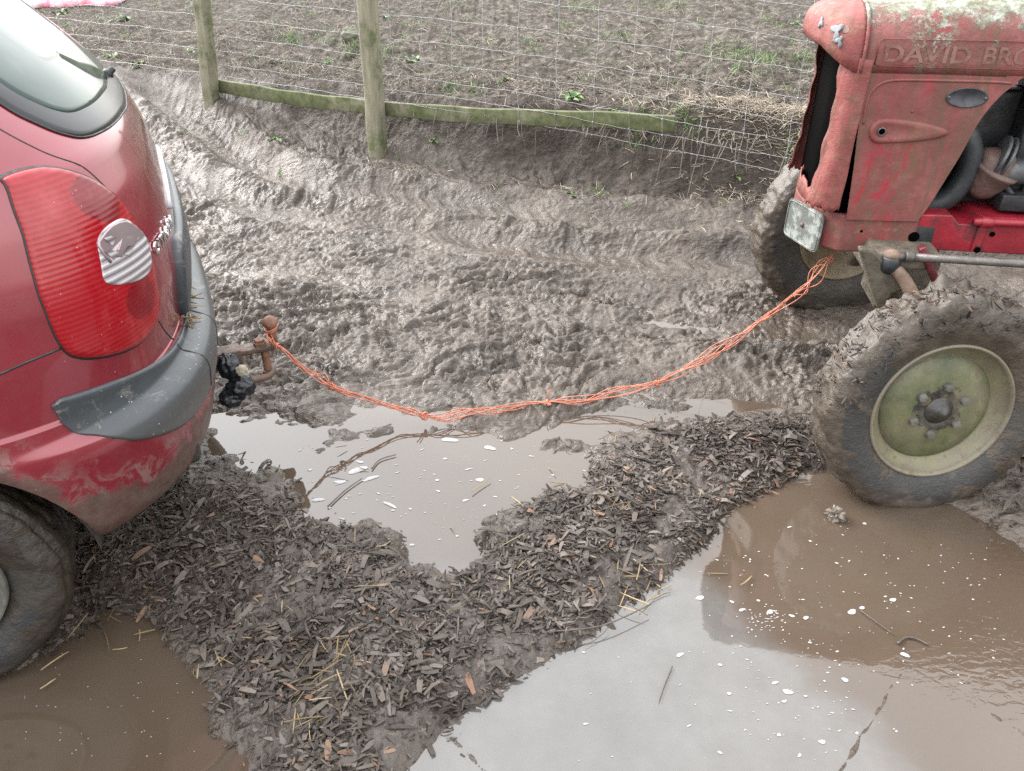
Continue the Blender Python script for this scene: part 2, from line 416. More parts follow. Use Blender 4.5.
gx = axis(-2.5, 2.3, .0066, -75, 75)
gy = axis(.85, 5.5, .0066, -14, 110)
GX, GY = np.meshgrid(gx, gy)
GZ, GF, GB, GC = terrain(GX, GY)
ground = grid_mesh('ground', GX, GY, GZ, M['mud'], attrs={'field': GF, 'bank': GB, 'chips': GC})
tag(ground, kind='structure')
def gz(x, y):
    x = np.asarray(x, float); y = np.asarray(y, float)
    i = np.clip(np.searchsorted(gx, x)-1, 0, len(gx)-2); j = np.clip(np.searchsorted(gy, y)-1, 0, len(gy)-2)
    u = np.clip((x-gx[i])/(gx[i+1]-gx[i]), 0, 1); v = np.clip((y-gy[j])/(gy[j+1]-gy[j]), 0, 1)
    return (GZ[j, i]*(1-u)*(1-v)+GZ[j, i+1]*u*(1-v)+GZ[j+1, i]*(1-u)*v+GZ[j+1, i+1]*u*v)
def hit(px, py):
    r = ray(px, py); r = r/np.linalg.norm(r); t = .8; o = np.array([0, 0, CAMH])
    while t < 60:
        p = o+r*t
        if p[2] < gz(p[0], p[1]): return p
        t += .01+.002*t
    return p
# water sheet (lies in the hollows only: elsewhere the mud stands above it)
wx = np.linspace(-3.4, 3.6, 60); wy = np.linspace(-.5, 3.9, 40)
WX, WY = np.meshgrid(wx, wy)
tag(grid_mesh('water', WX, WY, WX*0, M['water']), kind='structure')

# ------------------------------------------------------------------ SCATTER helpers
def ribbons(P, yaw, L, W, tilt, bend, seed, T=.002, nseg=3, roll=None, curl=.0):
    """little tapered bars. returns V,Q,count-per-item"""
    n = len(P); r = np.random.default_rng(seed)
    d = np.stack([np.cos(yaw)*np.cos(tilt), np.sin(yaw)*np.cos(tilt), np.sin(tilt)], -1)
    side = np.stack([-np.sin(yaw), np.cos(yaw), 0*yaw], -1)
    up = np.cross(d, side)
    roll = r.normal(0, .45, n) if roll is None else roll
    s2 = side*np.cos(roll)[:, None]+up*np.sin(roll)[:, None]; u2 = np.cross(d, s2)
    u2 = u2*np.sign(u2[:, 2:3]+1e-9)
    V = []
    T = np.broadcast_to(T, (n,))
    for k in range(nseg+1):
        a = k/nseg-.5
        c = P+d*(L*a)[:, None]+u2*(bend*L*(4*a*a-1)*-.5)[:, None]+s2*(r.normal(0, .06, n)*W)[:, None]
        wk = W*(1-.55*(abs(a)*2)**2*r.uniform(.3, 1.5, n)).clip(.12, 1)
        c0 = c-s2*(wk/2)[:, None]; c1 = c+s2*(wk/2)[:, None]; h = u2*T[:, None]
        cu = u2*(curl*wk)[:, None]
        V += [c0+cu, c1+cu, c1+cu+h*0-h, c0+cu-h]
    V = np.stack(V, 1)  # n, 4*(nseg+1), 3
    m = 4*(nseg+1); q = []
    for k in range(nseg):
        for e in range(4): q.append((4*k+e, 4*k+(e+1) % 4, 4*k+4+(e+1) % 4, 4*k+4+e))
    q.append((3, 2, 1, 0)); q.append((4*nseg, 4*nseg+1, 4*nseg+2, 4*nseg+3))
    q = np.array(q); Q = (q[None]+(np.arange(n)*m)[:, None, None]).reshape(-1, 4)
    return V.reshape(-1, 3), Q, m
def scatter_poly(poly, n, soft=.05, seed=1):
    r = np.random.default_rng(seed); lo = poly.min(0)-soft*2; hi = poly.max(0)+soft*2; out = []
    while sum(map(len, out)) < n:
        x = r.uniform(lo[0], hi[0], n); y = r.uniform(lo[1], hi[1], n)
        s = sdist(x, y, poly)+r.normal(0, soft, n)+.05*fbm(x*7, y*7, 20, 3)
        out.append(np.stack([x, y], -1)[s > 0])
    return np.concatenate(out)[:n]
# bark chips
def chips(name, XY, seed, smin=.018, smax=.055, lift=.016):
    r = np.random.default_rng(seed); n = len(XY)
    L = smin+(smax-smin)*r.beta(1.1, 3.6, n)*1.7; W = L*r.uniform(.09, .38, n); W = np.clip(W, .004, .017)
    big = r.random(n) < .03; L = np.where(big, L*1.8, L)
    z = gz(XY[:, 0], XY[:, 1])-.004+r.uniform(0, 1, n)**1.6*lift*1.2-.014*sstep(.0, .45, fbm(XY[:, 0]*6, XY[:, 1]*6, 50, 3))
    P = np.stack([XY[:, 0], XY[:, 1], z], -1)
    V, Q, m = ribbons(P, r.uniform(0, 6.28, n), L, W, r.normal(0, .17, n), r.normal(0, .22, n), seed, T=r.uniform(.0008, .003, n), curl=0, roll=r.normal(0, .33, n))
    rn = np.clip(r.beta(2, 2.4, n)+.18*fbm(XY[:, 0]*5, XY[:, 1]*5, 30, 2), 0, .95); rn = np.where(r.random(n) < .018, r.uniform(.95, 1, n), rn)
    return V, Q, np.repeat(rn, m)
A = [chips('a', scatter_poly(CHIPS, 21000, .05, 5), 11, smin=.010, smax=.055), chips('b', scatter_poly(CHIPS, 900, .16, 6), 12, lift=.006)]
fb = chips('e', scatter_poly(CHIPS, 12000, .06, 15), 17, smin=.006, smax=.03, lift=.018); A.append(fb)
RW = poly_px([(955, 470), (1100, 440), (1150, 520), (1060, 560), (1000, 525)])
A.append(chips('c', scatter_poly(RW, 700, .04, 7), 13))
UC = poly_px([(-40, 640), (40, 585), (120, 560), (150, 600), (105, 606), (60, 640), (0, 668)])
A.append(chips('d', scatter_poly(UC, 900, .04, 8), 14))
V = np.concatenate([a[0] for a in A]); off = np.cumsum([0]+[len(a[0]) for a in A]); Q = np.concatenate([a[1]+o for a, o in zip(A, off)])
tag(fast_mesh('bark_chips', V, Q, M['chip'], attrs={'rnd': np.concatenate([a[2] for a in A])}), 'dark wet bark chips spread in a band across the mud', 'bark chips', kind='stuff')
# straw
def straws(pts, seed, L0=.03, L1=.1, W=.0028, lift=.012, mat='straw', name='straw', tilt=.12):
    r = np.random.default_rng(seed); n = len(pts)
    L = r.uniform(L0, L1, n); P = np.stack([pts[:, 0], pts[:, 1], gz(pts[:, 0], pts[:, 1]).clip(0)+lift*r.uniform(.3, 1, n)], -1)
    V, Q, m = ribbons(P, r.uniform(0, 6.28, n), L, np.full(n, W)*r.uniform(.5, 1.4, n), r.normal(0, tilt, n), r.normal(0, .1, n), seed, T=W*.7)
    return V, Q, np.repeat(r.random(n), m)
SP = []
rs_ = np.random.default_rng(21)
for (px, py, n, sd) in ((225, 660, 6, 14), (320, 690, 15, 16), (318, 735, 10, 15), (345, 665, 11, 18), (470, 560, 10, 60), (565, 590, 5, 40), (640, 580, 8, 11), (622, 515, 9, 9), (640, 605, 6, 16), (290, 640, 8, 40), (120, 640, 6, 25), (60, 660, 4, 25), (520, 470, 2, 60), (650, 470, 6, 50), (740, 600, 3, 40), (350, 470, 3, 25)):
    for k in range(n): SP.append(atz(px+rs_.normal(0, sd), py+rs_.normal(0, sd*.7))[:2])
A = [straws(np.array(SP), 22, .025, .10, .0027, .02)]
V, Q, rr = A[0]
tag(fast_mesh('straw', V, Q, M['straw'], attrs={'rnd': rr}), 'loose yellow straw stems strewn over the dark bark chips', 'straw', kind='stuff')

# dead grass litter and grass over the field and bank
def dead_grass():
    r = np.random.default_rng(31); n = 30000
    s = r.uniform(-6, 4.5, n); d = .12+r.exponential(1.5, n).clip(0, 9)
    s = s*(1+d*.12)
    x = FO[0]+FD[0]*s+FN[0]*d; y = FO[1]+FD[1]*s+FN[1]*d
    k = fbm(x*1.7, y*1.7, 40, 3)+r.normal(0, .3, n) > -.25
    x, y, d = x[k], y[k], d[k]
    n = len(x)
    # denser mat along the lip to the right
    ms = r.normal(2.75, .45, 2600); md = .34-np.abs(r.normal(0, .16, 2600))
    x = np.concatenate([x, FO[0]+FD[0]*ms+FN[0]*md]); y = np.concatenate([y, FO[1]+FD[1]*ms+FN[1]*md])
    # thin scatter on the near verge
    vs = r.uniform(-3.5, 3.0, 500); vd = -.1-r.exponential(.28, 500)
    x = np.concatenate([x, FO[0]+FD[0]*vs+FN[0]*vd]); y = np.concatenate([y, FO[1]+FD[1]*vs+FN[1]*vd])
    n2 = len(x); L = r.uniform(.025, .13, n2)
    P = np.stack([x, y, gz(x, y)+.008+r.uniform(0, .02, n2)], -1)
    V, Q, m = ribbons(P, r.uniform(0, 6.28, n2), L, r.uniform(.0014, .0040, n2), r.normal(0, .3, n2), r.normal(0, .25, n2), 33, T=.0012)
    c = r.beta(1.6, 2.2, n2); c[n:n+2600] = r.uniform(.6, 1, 2600)
    tag(fast_mesh('dead_grass', V, Q, M['dead'], attrs={'rnd': np.repeat(c, m)}), 'withered grass litter over the trampled field behind the fence', 'dead grass', kind='stuff')
dead_grass()
def hang_roots():
    r = np.random.default_rng(35); n = 90; s = .3+3.4*r.beta(1.5, 1.1, n); V = []; F = []
    mb = MB()
    for k in range(n):
        dd = r.uniform(-.02, .1); p = np.array([FO[0]+FD[0]*s[k]+FN[0]*dd, FO[1]+FD[1]*s[k]+FN[1]*dd])
        z0 = .5 if dd > .0 else .46; L = .04+.26*r.random()**2
        a = r.uniform(-.05, .05, 2)
        pts = [(p[0], p[1], z0+.02), (p[0]-FN[0]*.05+a[0]*.4, p[1]-FN[1]*.05, z0-L*.4), (p[0]-FN[0]*.07+a[0], p[1]-FN[1]*.07+a[1], z0-L)]
        mb.tube(spline(pts, 3), r.uniform(.0012, .0026), 4)
    o = mb.build('dead_stems', M['dead'], attr={'rnd': np.repeat(r.uniform(.3, 1, 1), len(mb.V))})
    tag(o, 'dry stems and roots hanging over the earth bank below the rail', 'dead stems', kind='stuff')
hang_roots()
def moss_tufts():
    r = np.random.default_rng(37); X = []; Y = []
    for (px, py, n, sx, sy) in ((292, 41, 150, 9, 3), (330, 39, 60, 9, 3), (355, 52, 120, 10, 4), (392, 54, 90, 10, 4), (730, 55, 130, 12, 4), (765, 60, 120, 9, 4), (745, 72, 60, 14, 4), (805, 62, 80, 6, 5), (645, 128, 150, 12, 5), (688, 128, 120, 8, 8), (660, 5, 140, 22, 4), (580, 5, 100, 14, 4), (590, 195, 30, 7, 3), (470, 45, 60, 16, 5), (460, 90, 90, 10, 5), (30, 10, 100, 10, 3), (800, 150, 90, 12, 8), (830, 170, 50, 12, 8), (610, 35, 40, 10, 3)):
        for k in range(n):
            p = hit(px+r.normal(0, sx), max(0, py+r.normal(0, sy))) if k % 4 == 0 else p+np.array([r.normal(0, .02), r.normal(0, .02), 0])
            X.append(p[0]); Y.append(p[1])
    for k in range(230):
        s = r.uniform(-4.5, 4); d = r.uniform(.1, 1)**1.3*6+.1; cx = FO[0]+FD[0]*s*(1+d*.1)+FN[0]*d; cy = FO[1]+FD[1]*s*(1+d*.1)+FN[1]*d; nn = int(r.integers(4, 26)); sp = r.uniform(.015, .06)
        X += list(cx+r.normal(0, sp, nn)); Y += list(cy+r.normal(0, sp*.8, nn))
    for k in range(26):
        s = r.uniform(-3, 3); d = -r.uniform(.05, .6); cx = FO[0]+FD[0]*s+FN[0]*d; cy = FO[1]+FD[1]*s+FN[1]*d; nn = int(r.integers(3, 10))
        X += list(cx+r.normal(0, .015, nn)); Y += list(cy+r.normal(0, .015, nn))
    X = np.array(X); Y = np.array(Y); n = len(X); L = r.uniform(.02, .07, n)
    P = np.stack([X, Y, gz(X, Y)+L*.3], -1)
    V, Q, m = ribbons(P, r.uniform(0, 6.28, n), L, r.uniform(.002, .0042, n), r.uniform(.3, 1.3, n), r.normal(0, .3, n), 38, T=.0008)
    tag(fast_mesh('grass', V, Q, M['green'], attrs={'rnd': np.repeat(r.uniform(.2, 1, n), m)}), 'sparse green grass sprouting on the bank and field', 'grass', kind='stuff')
moss_tufts()
# foam
def foam():
    r = np.random.default_rng(41); mb = MB(); items = []
    def put(px, py, s):
        p = atz(px, py); items.append((p[0], p[1], s))
    for k in range(230):
        px = r.uniform(700, 900); py = r.uniform(520, 740)
        if px+(py-520)*-.2 < 690 or (px > 850 and r.random() < .5): continue
        put(px, py, r.choice([.002, .0035, .005, .008], p=[.5, .3, .15, .05]))
    for c in ((770, 612, .012), (792, 616, .013), (852, 612, .014), (806, 618, .01), (845, 680, .012), (788, 692, .014), (775, 683, .009), (905, 655, .013), (893, 600, .012), (862, 608, .010), (742, 610, .013), (732, 602, .01), (779, 735, .008), (822, 742, .01), (680, 655, .012), (700, 598, .014), (720, 665, .009)): put(*c)
    for k in range(60): put(r.normal(768, 10), r.normal(625, 7)-5, .003)
    for k in range(80): put(r.uniform(880, 1010), r.uniform(545, 690), r.choice([.002, .004]))
    for k in range(60): put(r.uniform(560, 860), r.uniform(640, 765), r.choice([.0015, .003, .006], p=[.6, .3, .1]))
    for k in range(120): put(r.uniform(300, 590), r.uniform(438, 540), r.choice([.003, .005, .008, .012], p=[.45, .3, .18, .07]))
    for c in ((358, 470, .03), (372, 478, .028), (340, 482, .02), (390, 505, .022), (318, 500, .025), (366, 530, .013), (310, 470, .012), (412, 545, .01), (480, 480, .02), (360, 462, .015), (490, 448, .03), (450, 440, .03)): put(*c)
    for k in range(40): put(r.uniform(20, 200), r.uniform(650, 760), .002)
    for x, y, s in items:
        s *= .62
        nn = 20; ph = r.uniform(0, 6.28); a = s*r.uniform(.8, 1.7); b = s*r.uniform(.5, .9); th = r.uniform(-.6, .6)
        wob = [1+.16*math.sin(ph+2*t)+.08*math.sin(2*ph+3*t) for t in np.linspace(0, 2*math.pi, nn, endpoint=False)]
        V = []
        for rr, zz in ((1, .0012), (.75, .0012+s*.12), (0.01, .0014+s*.16)):
            for k in range(nn):
                t = 2*math.pi*k/nn; u = a*rr*math.cos(t)*wob[k]; v = b*rr*math.sin(t)*wob[k]
                V.append((x+u*math.cos(th)-v*math.sin(th), y+u*math.sin(th)+v*math.cos(th), zz))
        F = [(i*nn+k, i*nn+(k+1) % nn, (i+1)*nn+(k+1) % nn, (i+1)*nn+k) for i in range(2) for k in range(nn)]+[tuple(2*nn+k for k in range(nn))]
        mb.add(V, F)
    tag(mb.build('foam_bubbles', M['foam']), 'white foam blobs floating on the brown puddles', 'foam', kind='stuff')
foam()
#PART2
# ------------------------------------------------------------------ FENCE
def wood(name, green=.5):
    t = NT(name)
    g = t.noise(7, 6, .65, scale3=(4, 4, .5)); col = t.ramp(g, [(.3, (.13, .122, .085)), (.7, (.24, .225, .165))])
    k = t.mrange(t.noise(5, 6, .7), .55-green*.25, .72-green*.2)
    col = t.mix(k, col, t.ramp(t.noise(22, 5), [(.3, (.05, .06, .028)), (.7, (.125, .135, .066))]))
    d = t.mrange(t.noise(26, 6, .75, scale3=(5, 5, .4)), .58, .72, 0, .6); col = t.mix(d, col, (.05, .045, .03, 1))
    t.P(Base_Color=col, Roughness=.85, Specular_IOR_Level=.25)
    t.bump(t.noise(40, 5, .7, scale3=(4, 4, .25)), .5, .004); return t.m
M['post'] = wood('weathered_post', .35); M['rail'] = wood('mossy_rail', .95)
M['wire'] = simple('galvanised_wire', (.24, .245, .25), (.40, .405, .41), 30, .5, .1, 200, metal=.4)
def FP(s, d, z): return (FO[0]+FD[0]*s+FN[0]*d, FO[1]+FD[1]*s+FN[1]*d, z)
fence = tag(empty('fence', (*FO, .2), 0), 'wooden post and rail fence strung with galvanised sheep netting along the bank', 'fence')
bpy.context.view_layer.update()
def fpart(mb, name, m, **kw):
    mb.V = [(v[0]-FO[0], v[1]-FO[1], v[2]-.2) for v in mb.V]; return mb.build(name, m, fence, **kw)
# posts: s, lean in s and d over the height
for s, zb, ls, ld, w in ((-3.95, .4, .02, 0, .115), (-1.27, .30, .12, .02, .088), (.10, .08, .01, .02, .10), (5.0, .12, .0, .02, .12)):
    mb = MB(); R = 6; H0 = zb-.35; H1 = zb+1.35
    V = []
    for k in range(9):
        a = k/8; z = H0+(H1-H0)*a; aa = (z-zb)
        cs, cd = s+ls*aa, ld*aa-.07; ww = w*(1+.04*math.sin(3*k+s))
        ch = .012
        for u, v in ((-1, -1+.2), (-1+.2, -1), (1-.2, -1), (1, -1+.2), (1, 1-.2), (1-.2, 1), (-1+.2, 1), (-1, 1-.2)):
            V.append(FP(cs+u*ww/2+.003*math.sin(k*2+u), cd+v*ww/2, z))
    F = [(i*8+k, i*8+(k+1) % 8, i*8+8+(k+1) % 8, i*8+8+k) for i in range(8) for k in range(8)]+[tuple(range(8))[::-1], tuple(64+k for k in range(8))]
    mb.add(V, F); fpart(mb, 'post', M['post'], bevel=.004)
# rails
for (s0, z0), (s1, z1), n0 in (((-1.33, .483), (.08, .445), 1), ((.08, .445), (2.03, .535), 2)):
    mb = MB(); n = 14; V = []; F = []
    for k in range(n+1):
        a = k/n; s = s0+(s1-s0)*a; z = z0+(z1-z0)*a+.006*math.sin(a*7+n0)
        top = z+.046+.003*math.sin(a*23+n0); bot = z-.044+.003*math.sin(a*17)
        for d, zz in ((-.005, bot), (.028, bot), (.028, top), (-.005, top)): V.append(FP(s, d, zz))
    F = [(k*4+e, k*4+(e+1) % 4, k*4+4+(e+1) % 4, k*4+4+e) for k in range(n) for e in range(4)]+[(3, 2, 1, 0), (4*n, 4*n+1, 4*n+2, 4*n+3)]
    mb.add(V, F); fpart(mb, 'rail', M['rail'], bevel=.005)
# netting: 8 line wires, stay wires every 22 cm with sag and kinks
gaps = [0, .075, .162, .262, .377, .507, .647, .797, .93]
def netz(s): # height of the bottom wire along the run
    return float(np.interp(s, [-6, -1.36, 0, 1, 2, 2.75, 5], [.66, .575, .515, .475, .40, .345, .25]))
mb = MB()
ss = np.arange(-5.6, 5.2, .055)
for wi, g in enumerate(gaps):
    pts = []
    for i, s in enumerate(ss):
        kink = .006 if (i % 4 == 0) else 0
        pts.append(FP(s, -.012+.02*math.sin(s*1.3+wi)*(.5), netz(s)+g*(1+.02*math.sin(s))+kink*.6+.004*math.sin(s*9+wi*2)))
    mb.tube(pts, .00125 if wi not in (0, 8) else .0015, 5)
k = 0
for s in np.arange(-5.5, 5.1, .22):
    jj = s+.02*math.sin(s*5)
    pts = [FP(jj+.006*math.sin(g*20+s*7), -.012+.02*math.sin(s*1.3+wi)*.5-.002, netz(s)+g*(1+.02*math.sin(s))) for wi, g in enumerate(gaps)]
    mb.tube(pts, .0014, 5)
    for wi, g in enumerate(gaps):   # wrapped knots
        p = Vector(pts[wi]); mb.box(p, (.007, .006, .005), Matrix.Rotation(-.42, 3, 'Z'))
fpart(mb, 'wire_netting', M['wire'])

# ------------------------------------------------------------------ WEEDS, stone, clod, twig, tarpaulin
weeds = [(25, 9, .07, 'pale green weed clump near the car roof, furthest left on the bank'), (62, 12, .09, 'bushy green weed below the pink tarpaulin, left of the first post'),
 (126, 18, .10, 'wide leafy weed on the field edge midway between tarpaulin and first post'), (112, 55, .07, 'low spreading weed on the slope just above the rear window'), (139, 65, .08, 'bright leafy weed on the slope between the car and the first post'),
 (192, 50, .07, 'small green weed close to the left side of the first post'), (272, 138, .055, 'bright green weed alone on the mud below the left rail'), (414, 60, .09, 'broad leafed weed just right of the second post'),
 (431, 142, .05, 'small green weed on the mud right of the foot of the second post'), (326, 62, .06, 'straggly weed behind the netting midway between the two posts'), (385, 16, .05, 'small weed high in the field by the second post'),
 (571, 97, .09, 'leafy green weed growing over the top of the mossy rail'), (615, 108, .05, 'tiny weed at the rail close to its right end'), (570, 192, .05, 'grassy green sprig on the mud below the mossy rail'),
 (690, 75, .04, 'single small green plant in the field right of the rail end'), (795, 22, .05, 'green weed in the field close to the tractor nose'), (735, 187, .04, 'small seedling at the foot of the bank near the far tractor wheel'), (505, 80, .07, 'yellowish weed above the mossy rail left of the leafy one')]
def leaf(mb, base, yaw, el, L, Wd, seed):
    d = Vector((math.cos(yaw)*math.cos(el), math.sin(yaw)*math.cos(el), math.sin(el))); sd = Vector((-math.sin(yaw), math.cos(yaw), 0)); up = d.cross(sd)
    V = []; n = 6
    for k in range(n+1):
        a = k/n; w = Wd*math.sin(math.pi*min(1, a*.95+.06))**.8*(1+.12*math.sin(seed+9*a)); c = Vector(base)+d*L*a-Vector((0, 0, 1))*L*.5*a*a
        V += [c-sd*w+Vector((0, 0, w*.35)), c, c+sd*w+Vector((0, 0, w*.35))]
    F = [(k*3+e, k*3+e+1, k*3+e+4, k*3+e+3) for k in range(n) for e in (0, 1)]
    mb.add(V, F)
for px, py, sz, lab in weeds:
    p = hit(px, py+2); mb = MB(); nl = random.randint(8, 14); sz *= 1.1
    for k in range(nl):
        leaf(mb, (p[0]+random.gauss(0, sz*.25), p[1]+random.gauss(0, sz*.25), gz(p[0], p[1])-.004), random.uniform(0, 6.28), random.uniform(.3, 1.3), sz*random.uniform(.6, 1.1), sz*random.uniform(.13, .24), k)
    mb.V = [tuple(Vector(v)-Vector(p)) for v in mb.V]
    per = 21; o = mb.build('weed', M['green'], attr={'rnd': np.repeat(np.clip(rng.normal(.55, .2, nl), 0, 1), per)}); o.location = p
    tag(o, lab, 'weed', 'weeds on the bank and verge')
M['stone'] = simple('mossy_stone', (.07, .075, .045), (.14, .14, .10), 9, .85, .6, 40)
p = hit(351, 40); tag(MB().blob((0, 0, 0), .07, 3, .25, 16, (1.1, .8, .9)).build('stone', M['stone']), 'rounded mossy stone lying behind the netting by the second post', 'stone').location = (p[0], p[1], p[2]+.03)
M['clod'] = simple('mud_clod', (.09, .07, .055), (.17, .14, .115), 20, .45, .8, 90)
p = atz(835, 518); tag(MB().blob((0, 0, 0), .020, 5, .9, 22, (1.1, 1, 1.1), 3).build('mud_clod', M['clod']), 'lump of mud standing in the brown puddle under the near tractor wheel', 'mud clod').location = (p[0], p[1], .01)
M['twig'] = simple('wet_twig', (.03, .022, .018), (.09, .07, .055), 20, .45, .5, 90)
def twig(pxs, r, label, z=.006):
    P = [Vector(atz(x, y))+Vector((0, 0, z)) for x, y in pxs]; b = P[0]
    o = MB().tube([q-b for q in spline(P, 4)], [r*(1-.5*i/(len(P)*4)) for i in range(4*(len(P)-1)+1)], 7).build('twig', M['twig']); o.location = b; tag(o, label, 'twig')
twig([(897, 645), (905, 639), (915, 640), (927, 646)], .0035, 'short dark curved twig floating in the right-hand puddle')
twig([(860, 612), (875, 623), (893, 636)], .0018, 'thin pale twig in the puddle beside the dark curved twig')
twig([(672, 668), (665, 685), (659, 703)], .0016, 'thin straight stick lying on the grey wet concrete film')
twig([(735, 425), (745, 448), (738, 462)], .005, 'dark stick standing out of the chips behind the near tractor wheel', .03)
twig([(540, 640), (600, 634), (650, 612)], .0025, 'long bent stick along the right-hand edge of the bark chips', .03)
# two loops of flattened reed in the middle puddle
twig([(328, 508), (345, 492), (362, 480)], .0025, 'bent brown reed half sunk in the middle puddle, nearer the bumper')
twig([(372, 470), (380, 461), (396, 456)], .0025, 'bent brown reed in the middle puddle, further from the bumper')
# pink tarpaulin at the top left edge
def tarp():
    t = NT('pink_tarpaulin'); t.P(Base_Color=t.ramp(t.noise(3, 4), [(.42, (.62, .16, .22)), (.55, (.72, .55, .62))]), Roughness=.5); t.bump(t.noise(9, 5), .5, .02)
    p = hit(60, 9); n = 40
    u = np.linspace(-1, 1, n); U, Vv = np.meshgrid(u, u)
    e = np.clip(1-np.maximum(abs(U), abs(Vv))**4, 0, 1)
    X = p[0]-.15+U*.72+.05*noise3(U*3, Vv*3, 1); Y = p[1]+.45+Vv*.4+.05*noise3(U*3, Vv*3, 2)
    Z = gz(X, Y)+.006+e*(.26+.12*fbm(U*2.2, Vv*2.2, 5, 3))
    o = grid_mesh('tarpaulin', X, Y, Z, t.m); md = o.modifiers.new('s', 'SOLIDIFY'); md.thickness = .004
    tag(o, 'crumpled pink and white tarpaulin heaped in the field corner', 'tarpaulin')
tarp()
# ------------------------------------------------------------------ WHEELS (shared by both vehicles)
def tyre_mesh(R, Wd, rimR, mudamp, seed, nt_=200, lug=0.0, top_mud=0.0, groove=0):
    """axis along +Y (outer face at -Y), centre at origin"""
    h = Wd/2
    prof = [(rimR*.985, h*.62), (rimR*1.0, h*.72), (rimR+.25*(R-rimR), h*.93), (rimR+.5*(R-rimR), h*1.02), (rimR+.74*(R-rimR), h*.97), (rimR+.9*(R-rimR), h*.82), (R*.992, h*.62), (R, h*.3), (R, 0)]
    prof = prof+[(r, -y) for r, y in prof[-2::-1]]
    pr = np.array(spline([(r, y) for r, y in prof], 4)); m = len(pr)
    th = np.linspace(0, 2*np.pi, nt_, endpoint=False)
    T, K = np.meshgrid(th, np.arange(m), indexing='ij')
    r = pr[K, 0]; y = pr[K, 1]
    tread = sstep(rimR+.62*(R-rimR), rimR+.95*(R-rimR), r)
    side = 1-tread
    X = r*np.cos(T); Z = r*np.sin(T)
    f = fbm(X*11+seed, y*11, Z*11, 4); g = fbm(X*38+seed, y*38, Z*38, 3)
    dr = tread*(mudamp*(f*.9+.45*g+.3))
    if lug: dr = dr+tread*lug*(sstep(-.1, .35, np.sin(T*26+np.abs(y)/h*2.2))-.5)
    if groove: dr = dr-tread*.006*(np.abs(np.sin(y/h*math.pi*2.5)) < .25)
    up = sstep(.35, .95, np.sin(T+.3))
    dr = dr+top_mud*up*tread*(.012+.024*np.clip(f, -.3, 1)+.012*g)
    dy = (.25+1.2*tread*(1-tread)*2)*mudamp*np.clip(f+.25+.5*g, 0, 2)*sstep(rimR+.2*(R-rimR), rimR+.5*(R-rimR), r)*(.35+.65*(top_mud*up if top_mud else 1))
    r2 = r+dr; y2 = y+np.sign(y)*dy
    V = np.stack([r2*np.cos(T), y2, r2*np.sin(T)], -1).reshape(-1, 3)
    mud = np.clip(tread*1.4+np.clip(f*1.6+.1, 0, 1)+top_mud*up*1.2, 0, 1)
    i = np.arange(nt_*m).reshape(nt_, m); j = np.roll(i, -1, 0)
    Q = np.stack([i[:, :-1], j[:, :-1], j[:, 1:], i[:, 1:]], -1).reshape(-1, 4)
    return V, Q, mud.ravel()
def tyre_mat(name, rub, mudc=((.028, .020, .014), (.082, .064, .049))):
    t = NT(name); k = t.attr('mud')
    k2 = t.mrange(t.math('ADD', k, t.math('MULTIPLY', t.math('SUBTRACT', t.noise(11, 6, .7), .5), 1.6)), .30, .62)
    mc = t.ramp(t.noise(17, 7, .72), [(.3, (*mudc[0], 1)), (.7, (*mudc[1], 1))])
    col = t.mix(k2, rub, mc)
    mc = t.mix(t.mrange(t.noise(3.2, 5, .6, dist=.5), .42, .60), mc, t.mix(.5, mc, (.018, .013, .010, 1)))
    film = t.mrange(t.noise(5, 5, .65), .42, .62, 0, .55); col = t.mix(t.math('MULTIPLY', film, t.math('SUBTRACT', 1.0, k2)), col, (.055, .045, .036, 1))
    t.P(Base_Color=col, Roughness=t.mix(k2, (.5, .5, .5, 1), t.ramp(t.noise(9, 4), [(.35, (.22, .22, .22, 1)), (.65, (.5, .5, .5, 1))])))
    t.bump(t.math('ADD', t.noise(60, 6, .7), t.math('MULTIPLY', t.noise(20, 5, .7), 1.3)), .9, .005)
    return t.m
M['tt'] = tyre_mat('tractor_tyre', (.026, .025, .024, 1)); M['ct'] = tyre_mat('car_tyre', (.018, .017, .017, 1), ((.012, .009, .006), (.040, .029, .021)))
def rim_paint():
    t = NT('pale_green_rim'); f = t.noise(9, 6, .65)
    col = t.ramp(f, [(.3, (.045, .052, .022)), (.5, (.095, .10, .045)), (.7, (.16, .155, .085))])
    pos = t.sep(t.co.outputs['Object']); rr = t.math('SQRT', t.math('ADD', t.math('MULTIPLY', pos[0], pos[0]), t.math('MULTIPLY', pos[2], pos[2])))
    mud = t.mrange(t.math('ADD', rr, t.math('MULTIPLY', t.math('SUBTRACT', t.noise(14, 6, .7), .5), .10)), .170, .225, 0, .85)
    rg = t.mrange(rr, .166, .172, 0, .55); col = t.mix(rg, col, (.175, .155, .085, 1)); col = t.mix(mud, col, (.15, .125, .10, 1))
    gr = t.mrange(t.math('ADD', rr, t.math('MULTIPLY', t.math('SUBTRACT', t.noise(20, 7, .75), .5), .13)), .062, .078, 1, 0)
    col = t.mix(gr, col, (.012, .011, .010, 1))
    ln = t.mrange(t.math('ABSOLUTE', t.math('SUBTRACT', rr, t.math('ADD', .168, t.math('MULTIPLY', t.math('SUBTRACT', t.noise(15, 3), .5), .006)))), .0035, .001); col = t.mix(t.math('MULTIPLY', ln, .85), col, (.022, .02, .012, 1))
    mm = t.mrange(t.noise(7, 8, .75), .44, .62, 0, .75); col = t.mix(mm, col, (.10, .085, .06, 1))
    sp = t.mrange(t.noise(34, 6, .75), .56, .62); col = t.mix(sp, col, (.11, .08, .05, 1))
    t.P(Base_Color=col, Roughness=.5); t.bump(t.noise(50, 6, .7), .35, .004); return t.m
